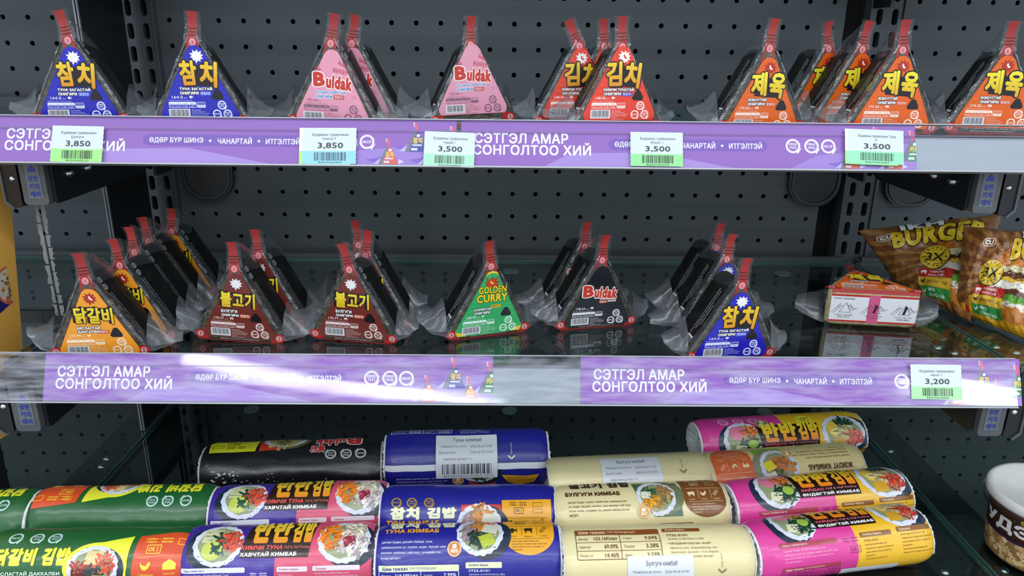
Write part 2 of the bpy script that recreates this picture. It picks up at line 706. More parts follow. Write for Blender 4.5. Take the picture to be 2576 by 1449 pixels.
def perforated(ncol, cw, ch, hole, depth, edge=0., tilt=0.):
    """sheet of ncol cells (cw x ch), each with a real hole of outline `hole`, with short walls behind"""
    b = MB()
    n = len(hole)
    for c in range(ncol):
        cx = (c + .5) * cw
        outer = []
        for (hx, hy) in hole:
            k = max(abs(hx) / (cw / 2), abs(hy) / (ch / 2))
            outer.append((hx / k, hy / k))
        # snap to corners so that cells tile
        for q in ((-1, -1), (1, -1), (1, 1), (-1, 1)):
            t = (q[0] * cw / 2, q[1] * ch / 2)
            i = min(range(n), key=lambda j: (outer[j][0] - t[0]) ** 2 + (outer[j][1] - t[1]) ** 2)
            outer[i] = t
        off = lambda z: -tilt * (z / ch)
        vs = [(cx + x, off(z), z) for x, z in outer] + [(cx + x, off(z), z) for x, z in hole] + [(cx + x, depth, z) for x, z in hole]
        fs = [(i, (i + 1) % n, n + (i + 1) % n, n + i) for i in range(n)] + [(n + i, n + (i + 1) % n, 2 * n + (i + 1) % n, 2 * n + i) for i in range(n)]
        b.add(vs, fs)
    W = ncol * cw
    z0, z1 = -ch / 2, ch / 2
    for z in (z0, z1):          # folded top and bottom edges
        y = -tilt * (z / ch)
        b.add([(0, y, z), (W, y, z), (W, depth, z), (0, depth, z)], [(0, 1, 2, 3)])
    return b


wall_back = struct(empty('wall_back', (0, YB, 0)), 'dark grey perforated steel back panel behind the shelves')
hole = [(.0034 * math.cos(PI / 8 + 2 * PI * k / 16), .0034 * math.sin(PI / 8 + 2 * PI * k / 16)) for k in range(16)]
for bay, (x_first, ncol) in {'centre': (PX0 - 15 * PEG, 28), 'left': (-.6212 - 13 * PEG, 16), 'right': (.6075 - 1 * PEG, 13)}.items():
    me = perforated(ncol, PEG, PEG, hole, .004, tilt=.0011).mesh('board', PANEL)
    for r_ in range(-4, 27):
        o = put('board', me, wall_back)
        o.location = (x_first - PEG / 2, 0, PZ0 - r_ * PEG + .006)
        if bay == 'centre':
            o.location.z -= .006
        else:
            o.location.z -= .0045
b = MB().box(-1.15, 1.1, .02, .024, .38, 1.48)
b.build('backing', DARK, wall_back)  # dark sheet added so the peg holes look shaded

# slotted uprights
slot = rtri([(-.0042, -.0105), (.0042, -.0105), (.0042, .0105), (-.0042, .0105)], .0041, 4)
for k, (x0, x1) in enumerate(((-.528, -.4785), (.5035, .553))):
    t = struct(empty('trim_%d' % (k + 1), (0, YB, 0)), 'slotted dark steel upright between two back panels, ' + ('left' if k == 0 else 'right') + ' one')
    me = perforated(2, .0215, .030, slot, .012).mesh('slotted_face', STEEL)
    for r_ in range(-3, 31):
        o = put('slotted_face', me, t)
        o.location = (x0 + .0033, -.006, 1.338 - r_ * .030)
    for xe in (x0, x1 - .0034):
        MB().box(xe, xe + .0034, -.009, .01, .38, 1.48).build('flange', STEEL, t)
    MB().box(x0 - .004, x1 + .004, .010, .016, .38, 1.48).build('slot_shade_sheet', DARK, t)  # dark sheet painted as the shade behind the slots


# ------------------------------------------------------------------ shelves
def glass_shelf(z, label, names=True):
    yf = YF[z]
    t = tag(empty('glass_shelf', (0, 0, z)), label, 'shelf')
    spans = ((-1.06, XL - .0035), (XL + .0035, XR - .0035), (XR + .0035, 1.08))
    for i_, (x0, x1) in enumerate(spans):
        yf = YF[z] if i_ or z == ZB else .86
        MB().box(x0, x1, yf + .006, 1.080, -.005, 0).build('glass_plate', GLASS, t)
        e = .0009
        MB().box(x0 - e, x0, yf + .006, 1.080, -.005, 0).box(x1, x1 + e, yf + .006, 1.080, -.005, 0).box(x0, x1, 1.080, 1.0812, -.005, .0003).build('glass_edge', GLASSEDGE, t)
        # open steel frame under the glass: side bars, front bar, thin back bar
        MB().box(x0, x0 + .052, yf + .004, 1.090, -.024, -.0065).build('side_bar', TRAY, t)
        MB().box(x1 - .052, x1, yf + .004, 1.090, -.024, -.0065).build('side_bar', TRAY, t)
        MB().box(x0 + .0525, x1 - .0525, yf + .004, yf + .022, -.022, -.0065).build('front_bar', TRAY, t)
        MB().box(x0 + .0525, x1 - .0525, 1.062, 1.094, -.022, -.0065).build('back_bar', TRAY, t)
        MB().box(x0 + .01, x1 - .01, 1.084, 1.0925, -.016, .0075).build('back_lip', STEEL, t)
        n = 1 if x1 - x0 < .7 else 3
        for q in ((-.385, .012, .409) if n == 3 else ((x0 + x1) / 2,)):
            b = MB().extrude(circ(q, 1.045, .0115, .0115, 20), lambda u, v, h: (u, v, h), -.0075, -.0055)
            b.build('pad', PAD, t)
    yf = YF[z]
    for xs, ys in ((XR - .045, .075), (XR - .035, .06), (XR + .022, .078), (XR + .034, .062), (XL + .036, .22), (XL + .032, .20), (XL - .03, .30), (XL - .027, .28), (XR - .05, .33), (XR + .02, .33)):
        b = MB().lathe([(.0001, .0022), (.003, .0018), (.0052, 0), (.0052, -.002)], 16, (xs, yf + ys, -.0062))
        b.build('screw', CHROME, t, smooth=True)
    return t


glass_shelf(ZU, 'glass shelf above the picture, over the top row of rice triangles')
glass_shelf(ZT, 'top glass shelf in view, under the upper row of rice triangles')
glass_shelf(ZM, 'dark mirror-like glass shelf carrying the middle row of rice triangles')
glass_shelf(ZB, 'lowest dark glass shelf, under the stacked kimbap rolls')


# brackets under each shelf
def shelf_bracket(side, z, label, where):
    yf = YF[z] + .022
    x = XR if side > 0 else XL
    t = tag(empty('shelf_bracket', (x, yf, z - .0245)), label, 'bracket', None)
    t.scale = (side, 1, .88)
    L = 1.088 - yf
    # arm plate, deep at the front and hooked at the back
    prof = [(0, 0), (0, -.062), (.004, -.066), (.20, -.066), (L - .05, -.05), (L - .05, -.078), (L, -.078), (L, 0)]
    b = MB().extrude(prof, lambda u, v, h: (-.026 + h, u, v), 0, .004)
    b.build('arm', BLACK, t)
    # rounded grey plastic end cover
    cov = rtri([(-.022, -.066), (.004, -.066), (.004, 0), (-.022, 0)], [.005, .005, .001, .001], 5)
    b = MB().extrude(cov, lambda u, v, h: (u, h, v), -.008, .012)
    c = b.build('end_cover', GREYPLASTIC, t, bevel=.001)
    fl = rtri([(.008, -.07), (.024, -.07), (.024, 0), (.008, 0)], [.004, .008, .001, .001], 5)
    b = MB().extrude(fl, lambda u, v, h: (u, h, v), -.006, .03)
    b.build('flange', BLACK, t)
    ed = [(.0235, 0), (.0235, -.062), (.016, -.0705), (.0175, -.072), (.0255, -.064), (.0255, 0)]
    MB().extrude(ed, lambda u, v, h: (u, h, v), -.008, -.004).build('flange_edge', GREYPLASTIC, t)
    st = Art()
    st.rect(-.017, -.058, -.002, -.014, '#666c70', 0)
    st.poly([(-.0145, -.026), (-.0045, -.026), (-.0095, -.0165)], '#23319c', 1)
    for k, q in enumerate(('상판', '거치', '레버')):
        s_ = Art()
        s_.text(q, -.0148, -.0375 - k * .0095, -.0042, -.030 - k * .0095, col='#23319c', layer=1, bold=.03)
        if side < 0:
            s_.v = [(-.019 - u, v, l, c_) for u, v, l, c_ in s_.v]
        st.merge(s_)
    o = put('sticker', st.mesh('sticker', lambda u, v, h: Vector((u, -.0082 - h * 10, v)), step=.00003, base=.00002), t)
    for q in (.030, .068):
        b = MB()
        pr = [(.0001, .0052), (.0022, .005), (.0045, .0032), (.0055, 0)]
        n = 16
        vs = [(-.0262 - zz, q + r_ * math.cos(2 * PI * k / n), -.034 + r_ * math.sin(2 * PI * k / n)) for r_, zz in pr for k in range(n)]
        fs = [(i * n + k, i * n + (k + 1) % n, (i + 1) * n + (k + 1) % n, (i + 1) * n + k) for i in range(3) for k in range(n)]
        b.add(vs, fs).build('bolt', CHROME, t, smooth=True)
    b = MB().lathe([(.0001, .002), (.002, .0015), (.0032, 0)], 12, (0, 0, 0))
    o = b.build('rivet', CHROME, t, smooth=True)
    o.location = (.014, -.0063, -.035)
    o.rotation_euler = (R(90), 0, 0)
    if z == ZT:
        s2 = Art()
        s2.rect(-.013, -.012, .006, .014, '#8a7a5c' if side < 0 else '#8c8e8a', 0)
        put('paper_slip', s2.mesh('paper_slip', lambda u, v, h: Vector((u + .004, -.0105 - h, v))), t)
    return t


for zz, nm in ((ZU, 'topmost'), (ZT, 'upper'), (ZM, 'middle')):
    for sd, s_ in ((-1, 'left'), (1, 'right')):
        shelf_bracket(sd, zz, 'black steel bracket arm with grey end cover under the %s end of the %s shelf' % (s_, nm), None)

# rounded black plates hanging at the back below the upper shelf
for k, (x0, x1, zb_) in enumerate(((-.468, -.394, 1.073), (.420, .496, 1.072), (.563, .642, 1.072))):
    lab = ('rounded black plate low on the back panel, leftmost', 'rounded black plate on the back panel just left of the right upright', 'rounded black plate on the back panel half behind the right bracket')[k]
    t = tag(empty('vent_plate', ((x0 + x1) / 2, YB - .004, zb_)), lab, 'vent cover', 'rounded plates under the upper shelf')
    w_ = (x1 - x0) / 2
    o_ = rtri([(-w_, 0), (w_, 0), (w_, .125), (-w_, .125)], [.034, .034, .004, .004], 10)
    i_ = rtri([(-w_ + .004, .004), (w_ - .004, .004), (w_ - .004, .125), (-w_ + .004, .125)], [.031, .031, .003, .003], 10)
    MB().extrude(o_, lambda u, v, h: (u, h, v), -.006, .001).build('plate', BLACK, t)
    b = MB()
    n = len(i_)
    b.add([(u, -.0085, v) for u, v in i_] + [(u * .965, -.0085, .06 + (v - .06) * .97) for u, v in i_] + [(u, -.006, v) for u, v in i_], [(k_, (k_ + 1) % n, n + (k_ + 1) % n, n + k_) for k_ in range(n)] + [(k_, (k_ + 1) % n, 2 * n + (k_ + 1) % n, 2 * n + k_) for k_ in range(n)])
    b.build('rim', STEEL, t)

# divider on the left bay limit: black rear plate with a pale edge, clear front pane with torn tape
t = tag(empty('side_divider', (XL - .009, .963, ZB)), 'black side plate with a thin pale front edge at the left end of the shelves', 'divider')
for z0, z1 in ((0, ZM - .02 - ZB), (ZM + .001 - ZB, ZT - .02 - ZB), (ZT + .001 - ZB, ZU - .02 - ZB)):
    MB().box(-.0015, .0015, .003, .115, z0 + .001, z1).build('plate', BLACK, t)
    MB().box(-.0031, -.0013, 0, .003, z0 + .001, z1).box(.0007, .0021, 0, .003, z0 + .001, z1).build('edge', ALUEDGE, t)
t = tag(empty('clear_divider', (XL - .009, .823, ZM)), 'clear acrylic divider pane with torn silver tape on its front edge', 'divider')
MB().box(-.0012, .0012, .0, .14, .001, .195).build('pane', ACRYLIC, t)
rd = random.Random(4)
for s_ in (-1, 1):
    b = MB()
    prev = None
    zz = .004
    while zz < .17:
        h_ = rd.uniform(.010, .024)
        jag = [(rd.uniform(.004, .0075), zz + h_ * q / 5) for q in range(6)]
        w0 = .0008
        pts = [(w0, zz)] + [(jag[0][0], zz)] + jag[1:] + [(w0, zz + h_)]
        b.extrude(pts, lambda u, v, h: (s_ * .0013 + u * .8 * s_ if s_ > 0 else -u * .85, -.0012 - h, v), 0, .0006)
        zz += h_ + rd.uniform(.0002, .0025)
    b.build('torn_tape', TORN, t)


# ------------------------------------------------------------------ price rails, banners and price tags
RT = R(24)                               # rails lean back: their faces look slightly upward
RAIL_UP, RAIL_DN = .0115, .0365


def rail_frame(z):
    p0 = Vector((0, YF[z], z))
    up = Vector((0, math.sin(RT), math.cos(RT)))
    n = Vector((0, -math.cos(RT), math.sin(RT)))
    return p0, up, n


def on_rail(z, px, py):
    p0, up, n = rail_frame(z)
    q = at_plane(px, py, p0, n)
    return q.x, (q - p0).dot(up)


def rail_map(z, dist):
    p0, up, n = rail_frame(z)
    return lambda u, v, h: Vector((u, 0, 0)) + p0 + up * v + n * (dist + h)


def price_rail(z, label, x0, x1):
    t = tag(empty('price_rail', (0, YF[z], z)), label, 'price rail')
    loc = Vector((0, YF[z], z))
    f = rail_map(z, 0)
    g = lambda u, v, h: f(u, v, h) - loc
    xm = x0 if z == ZT else -.455
    MB().extrude([(xm, -RAIL_DN), (x1, -RAIL_DN), (x1, -.001), (xm, -.001)], g, -.004, -.0006).build('metal_face', BRUSHED, t)
    MB().extrude([(x0, -RAIL_DN - .0012), (x1, -RAIL_DN - .0012), (x1, -RAIL_DN + .0004), (x0, -RAIL_DN + .0004)], g, -.003, .0042).build('bottom_lip', ALUEDGE, t)
    MB().extrude([(x0, RAIL_UP), (x1, RAIL_UP), (x1, RAIL_UP + .0009), (x0, RAIL_UP + .0009)], g, -.0006, .0034).build('top_bead', ALUEDGE, t)
    MB().extrude([(x0, -.0006), (x1, -.0006), (x1, 0), (x0, 0)], g, .0026, .0034).build('crease', mat('rail_crease', (.22, .17, .30), rough=.3), t)
    n = 60
    xs = [x0 + (x1 - x0) * k / n for k in range(n + 1)]
    vs = [-RAIL_DN + .001, -.024, -.012, 0, RAIL_UP]
    b = MB().grid([[g(x, v, .0031) for v in vs] for x in xs])
    b.build('clear_cover', COVER if z == ZT else COVER_OLD, t, smooth=True, fix=False)
    # clear lip behind the paper, above the shelf
    b = MB().grid([[g(x, v, 0) for v in (0, RAIL_UP)] for x in (x0, x1)])
    b.build('clear_lip', ACRYLIC, t, fix=False)
    return t


price_rail(ZT, 'clear plastic price rail along the upper shelf edge', -.5165, .545)
price_rail(ZM, 'clear plastic price rail along the middle shelf edge', -.5165, .5185)
V_, VD, VL = '#8d56b6', '#6a3aa6', '#c9b6f2'
LOGO3 = (('MNS', '7032'), ('MNS', '4946'), ('HACCP', None))


def mini_onigiri(A, x, y, h, col, ko, kc='#e8c24a'):
    """small product picture printed on the banner"""
    k = h / 100
    P = lambda pts: [(x + a_ * k, y + b_ * k) for a_, b_ in pts]
    A.poly(P([(-42, 0), (-22, 0), (2, 78), (-4, 84)]), '#6d7282', 2)
    A.poly(P([(-62, 2), (-40, 0), (-32, 26)]), '#c3b6ea', 1.9)
    A.poly(P([(40, 0), (66, 10), (44, 22)]), '#d9cffa', 1.9)
    A.poly(P(rtri([(-26, 0), (42, 0), (6, 82)], [3, 3, 6], 3)), col, 2.2)
    A.poly(P([(-3, 76), (6, 76), (3, 106), (-9, 106)]), '#e0506a', 2.1)
    A.poly(P([(-9, 92), (-12, 108), (-4, 108), (-3, 92)]), '#f4dbe8', 2.05)
    A.poly(P(burst(7, 60, 8, 7)), '#ffffff', 2.4)
    A.text(ko, x - 12 * k, y + 30 * k, x + 22 * k, y + 54 * k, col=kc, layer=2.5, bold=.06, outline=.06, oc='#2a2030')
    A.rect(x - 14 * k, y + 22 * k, x + 20 * k, y + 27 * k, '#eef', 2.4)
    A.rect(x - 18 * k, y + 5 * k, x + 4 * k, y + 14 * k, '#dde', 2.4)


def banner(z, x0, x1, name_label, full=True):
    H = RAIL_UP + RAIL_DN - .001
    L = x1 - x0
    v0 = -RAIL_DN + .001
    A = Art()
    X = lambda q: x0 + q * L
    Y = lambda q: v0 + q * H
    A.rect(x0, v0, x1, v0 + H, V_, 0)
    A.poly([(X(.18), v0), (X(.60), v0), (X(.42), Y(.34)), (X(.24), Y(.30))], '#a484d0', .3)
    A.poly([(X(.72), v0), (X(1), v0), (X(1), Y(.62)), (X(.9), Y(.45)), (X(.78), Y(.30))], '#9a78cc', .3)
    A.text('СЭТГЭЛ АМАР', X(.029), Y(.505), X(.234), Y(.74), col='#f2f0ff', layer=2, bold=.032)
    A.text('СОНГОЛТОО ХИЙ', X(.026), Y(.25), X(.284), Y(.535), col='#f2f0ff', layer=2, bold=.032)
    A.rect(X(.322), Y(.385), X(.672), Y(.635), '#6f41ae', 1, r_=H * .12)
    A.text('ӨДӨР БҮР ШИНЭ', X(.336), Y(.435), X(.452), Y(.57), col='#f4f0ff', layer=2, bold=.03)
    A.poly(circ(X(.467), Y(.5), H * .028, n=10), '#f4f0ff', 2)
    A.text('ЧАНАРТАЙ', X(.483), Y(.435), X(.557), Y(.59), col='#f4f0ff', layer=2, bold=.03)
    A.poly(circ(X(.572), Y(.5), H * .028, n=10), '#f4f0ff', 2)
    A.text('ИТГЭЛТЭЙ', X(.587), Y(.435), X(.660), Y(.59), col='#f4f0ff', layer=2, bold=.03)
    for q, (a_, b_) in zip((.728, .769, .806), LOGO3):
        A.logo(X(q), Y(.51), H * .16, '#efeaff', a_, b_)
    for q, yy, hh, c_, ko in ((.853, .02, .52, '#dd5547', '김치'), (.913, .30, .60, '#34389c', '참치'), (.947, .02, .5, '#e2602c', '제육'), (.993, .20, .62, '#2f8a57', '카레')):
        A.poly([(X(q - .05), Y(yy + .1)), (X(q - .02), Y(yy)), (X(q - .015), Y(yy + .16))], '#7a52c0', .6)
        mini_onigiri(A, X(q), Y(yy), H * hh, c_, ko)
    f = rail_map(z, .0004)
    p = f((x0 + x1) / 2, 0, 0)
    t = put('banner_strip', None, None) if False else None
    me = A.mesh('banner_strip', lambda u, v, h: f(u, v, h) - p, step=.0001, clip=(x0, x1, v0, v0 + H))
    o = put('banner_strip', me)
    o.location = p
    tag(o, name_label, 'banner')


xa = [on_rail(ZT, q, 365)[0] for q in (-20, 1148, 1160, 2303)]
banner(ZT, -.5150, xa[1], 'purple printed banner strip at the left half of the upper price rail')
banner(ZT, xa[2], xa[3], 'purple printed banner strip at the right half of the upper price rail')
xb = [on_rail(ZM, q, 950)[0] for q in (112, 1240, 1461, 2566)]
banner(ZM, xb[0], xb[1], 'purple printed banner strip at the left half of the middle price rail')
banner(ZM, xb[2], xb[3], 'purple printed banner strip at the right half of the middle price rail')


def price_tag(z, px0, py0, px1, py1, l1, l2, price, code, low, label, rot=0., old=None):
    xa_, va = on_rail(z, px0, py1)
    xb_, vb = on_rail(z, px1, py0)
    W, H = xb_ - xa_, vb - va
    A = Art()
    n = 16
    # scalloped side edges
    left = [(-(.0004 if k % 2 else 0), H * k / n) for k in range(n, -1, -1)]
    right = [(W + (.0004 if k % 2 else 0), H * k / n) for k in range(n + 1)]
    A.poly(left + right, '#ced9df', 0)
    if old:
        A.rect(-.0035, -.001, .002, H * .36, old, -.5)
        A.rect(-.0035, H * .36, .002, H, '#e3ecf2', -.5)
        A.rect(0, -.0012, W * .9, .002, old, -.5)
    A.poly([(0, 0)] + [(W, 0)] + [(W + (.0004 if k % 2 else 0), H * .36 * k / 6) for k in range(1, 7)] + [(0, H * .36)], low, .5)
    A.text(l1, W * .18, H * .755, W * .86, H * .85, col='#555b62', layer=2, bold=.004)
    if l2:
        A.text(l2, W * .5, H * .665, h=H * .065, col='#555b62', layer=2, bold=.004, anchor='c')
    A.text(price, W * .28, H * .41, W * .76, H * .59, col='#30353b', layer=2, bold=.022)
    A.bars(W * .22, H * .09, W * .82, H * .32, '#2d3a33', 2, seed=hash(code) % 97 if False else int(code[-4:]), n=30)
    A.text(code, W * .3, H * .015, W * .74, H * .07, col='#30433a', layer=2, bold=.006, res=1)
    p0, up, nn = rail_frame(z)
    f = rail_map(z, .0040)
    org = f(xa_, va, 0)
    ca, sa = math.cos(rot), math.sin(rot)
    me = A.mesh('price_tag', lambda u, v, h: f(xa_ + u * ca - v * sa, va + u * sa + v * ca, h) - org, step=.0001, base=.0001)
    o = put('price_tag', me)
    o.location = org
    tag(o, label, 'price tag', 'paper price tags on the rails')


GREEN, BLUE = '#8fd98a', '#8ecdea'
price_tag(ZT, 132, 320, 266, 409, 'Будааны гурвалжин', 'Булгуги', '3,850', '8652000605161', '#9be07f', 'green and white price tag reading 3,850 with the line Булгуги, leftmost', R(-.6))
price_tag(ZT, 763, 326, 899, 415, 'Будааны гурвалжин', 'Кимчи Т', '3,850', '8652000623890', BLUE, 'price tag with a light blue foot reading 3,850 below the pink pair', R(.5), '#a5e27e')
price_tag(ZT, 1066, 334, 1193, 420, 'Будааны гурвалжин', 'Карри 1', '3,500', '8652000604034', '#a6e6bd', 'tilted price tag reading 3,500 with the line Карри 1', R(-1.6))
price_tag(ZT, 1585, 336, 1714, 420, 'Будааны гурвалжин', 'Жэюүг 1', '3,500', '8652000605055', '#8fdb8d', 'price tag with a bright green foot reading 3,500 and the line Жэюүг 1', R(-.4))
price_tag(ZT, 2130, 328, 2264, 412, 'Будааны гурвалжин Туна', '13', '3,500', '8652000602337', '#8fe0b0', 'rightmost price tag of the upper rail, reading 3,500 and Туна 13', R(-1.8), '#97dc88')
price_tag(ZM, 2288, 917, 2410, 1003, 'Будааны гурвалжин', 'Амтат 1', '3,200', '8652000605406', '#a6dfa2', 'price tag on the middle rail, the only one there', R(-.5))

# orange-yellow display stand beyond the divider on the far left
XW = -.560
e0, e1 = at_x(22, 436, XW), at_x(73, 1061, XW)
f1 = at_x(0, 1105, XW)


def edge_y(z):
    return e0.y + (e1.y - e0.y) * (z - e0.z) / (e1.z - e0.z)


def foot_z(y):
    return e1.z + (f1.z - e1.z) * (y - e1.y) / (f1.y - e1.y)


loc = Vector((XW, .6, ZB + .001))
t = tag(empty('display_stand', loc), 'orange-yellow printed display stand at the far left edge behind the rails', 'display stand')
prof = [(.70, foot_z(.70)), (e1.y, e1.z), (edge_y(1.18), 1.18), (.70, 1.18)]
MB().extrude(prof, lambda u, v, h: (h, u - loc.y, v - loc.z), -.016, 0).build('box', mat('orange_card', (.95, .50, .09), rough=.5, coat=.1), t)
MB().box(-.016, -.001, .715 - loc.y, .75 - loc.y, 0, foot_z(.72) - loc.z + .006).build('plinth', BLACK, t)


def on_wall(px, py):
    q = at_x(px, py, XW)
    return q.y - loc.y, q.z - loc.z


A = Art()
A.poly([on_wall(*q) for q in ((-120, 790), (-40, 722), (0, 690), (44, 664), (54, 738), (0, 788), (-60, 838), (-120, 880))], '#2a1f78', 1)
A.poly([on_wall(20 + 33 * math.cos(2 * PI * k / 30), 717 + 48 * math.sin(2 * PI * k / 30)) for k in range(30)], '#d8704a', 2)
A.poly([on_wall(20 + 28 * math.cos(2 * PI * k / 30), 717 + 42 * math.sin(2 * PI * k / 30)) for k in range(30)], '#d9d2c4', 3)
rd = random.Random(2)
for k in range(60):
    q, a_ = rd.uniform(0, 1) ** .7, rd.uniform(0, 6.28)
    x, y = 22 + 19 * q * math.cos(a_), 714 + 30 * q * math.sin(a_)
    r_ = rd.uniform(2, 6)
    A.poly([on_wall(x + r_ * .8 * math.cos(2 * PI * j / 7), y + r_ * math.sin(2 * PI * j / 7)) for j in range(7)], rd.choice(('#c98a3c', '#d8a94a', '#6a5a3a', '#e6d9b0', '#a8643a')), 4 + .02 * k)
A.poly([on_wall(20 + 7 * math.cos(2 * PI * k / 20), 752 + 9 * math.sin(2 * PI * k / 20)) for k in range(20)], '#c87a4a', 5.5)
ye = min(edge_y(1.05), edge_y(.95)) - loc.y - .0005
put('printed_band', A.mesh('printed_band', lambda u, v, h: Vector((h, u, v)), step=.0001, base=.0003, clip=(.10, ye, -1, 1)), t)

# ================================================================== rice triangles (onigiri) in film bags
U_ = .00073                      # one label unit in metres (label is 100 units wide)
OW, OH, OT = .0485, .084, .042   # half width, height, thickness of the wrapped rice


def lab_v(v):
    return .006 + v * U_ * 1.03


FLAVOURS = {
    'tuna': dict(bg='#2424b0', ko='참치', b='#f4f2ec', s1='ТУНА ЗАГАСТАЙ', s2='ОНИГИРИ', tag='#4a63d8', kc='164.0', ink='#e8ecff', rays='#2f33c4', box='#1c1a6a', icon='fish'),
    'kimchi': dict(bg='#e4402a', ko='김치', b='#f6f2ee', chili='#d8452e', s1='КИМЧИ ТУНАТАЙ', s2='ОНИГИРИ', tag='#2f3fb0', kc='148.45', ink='#ffe9e2', rays='#f0644c', box='#d33424', icon='fish'),
    'jeyuk': dict(bg='#e2600f', ko='제육', b='#b7301a', chili='#f4ece4', s1='ЖЭЮҮГТЭЙ', s2='ОНИГИРИ', tag='#d8551f', kc='174.20', ink='#ffe9da', rays='#ea7428', box='#d8541c', icon='pig', hang='#f2dd1e'),
    'dakgalbi': dict(bg='#ef9a2a', ko='닭갈비', b='#b4301c', chili='#f4ece4', s1='БЯСЛАГТАЙ', s2='ДАКГАЛБИ', tag='#c8481e', kc='174.79', ink='#fff0d8', rays='#f4ac48', box='#e08a24', icon='bird', hang='#f0d21c'),
    'bulgogi': dict(bg='#6e2a22', ko='불고기', b='#e8e8ea', s1='БУЛГУГИ', s2='ОНИГИРИ', tag='#c8603a', kc='170.77', ink='#f0dcd6', rays='#7d342a', box='#572019', icon='pig', hang='#f0d21c'),
    'curry': dict(bg='#2fa860', ko=None, b='#c43c1c', chili='#f2d020', s1='КАРРИТАЙ', s2='ОНИГИРИ', tag='#e8b818', kc='168.40', ink='#e6ffee', rays='#62c486', box='#2b8f56', icon='bird'),
    'pink': dict(bg='#e39ab0', bul=1, s1='БУЛДАК СИЙРТЭЙ', s2='ОНИГИРИ', tag='#cf3f3a', kc='192.64', ink='#8a5a72', rays='#e9a8bc', box='#8a5a6c', sub='#2a78b8', suboc='#fdf3f6', icon=None),
    'black': dict(bg='#14151f', bul=2, s1='ХАЛУУН НОГООТОЙ', s2='ОНИГИРИ', tag='#c8543a', kc='178.24', ink='#f2f2f4', rays='#1a1b26', box='#14151f', icon='pig'),
}


def icon(A, kind, x, y, s_, col, layer=2):
    P = lambda pts: [(x + a_ * s_, y + b_ * s_) for a_, b_ in pts]
    if kind == 'fish':
        A.poly(P([(0, .5), (.25, .78), (.55, .85), (.8, .55), (1.05, .82), (1.0, .5), (1.05, .18), (.8, .45), (.55, .12), (.25, .2)]), col, layer)
    elif kind == 'pig':
        A.poly(P([(0, .55), (.12, .75), (.9, .8), (1.05, .65), (1.0, .4), (.95, .1), (.82, .1), (.78, .35), (.35, .35), (.3, .1), (.17, .1), (.15, .38)]), col, layer)
    elif kind == 'bird':
        A.poly(P([(0, .85), (.2, .6), (.55, .5), (.8, .9), (.95, .7), (.75, .3), (.5, .12), (.25, .2), (.1, .45)]), col, layer)
    elif kind == 'wheat':
        for k in range(4):
            A.poly(P([(.2 + k * .17, .1 + k * .2), (.42 + k * .17, .16 + k * .2), (.3 + k * .17, .34 + k * .2)]), col, layer)
            A.poly(P([(.1 + k * .17, .2 + k * .2), (.02 + k * .17, .42 + k * .2), (.22 + k * .17, .4 + k * .2)]), col, layer)


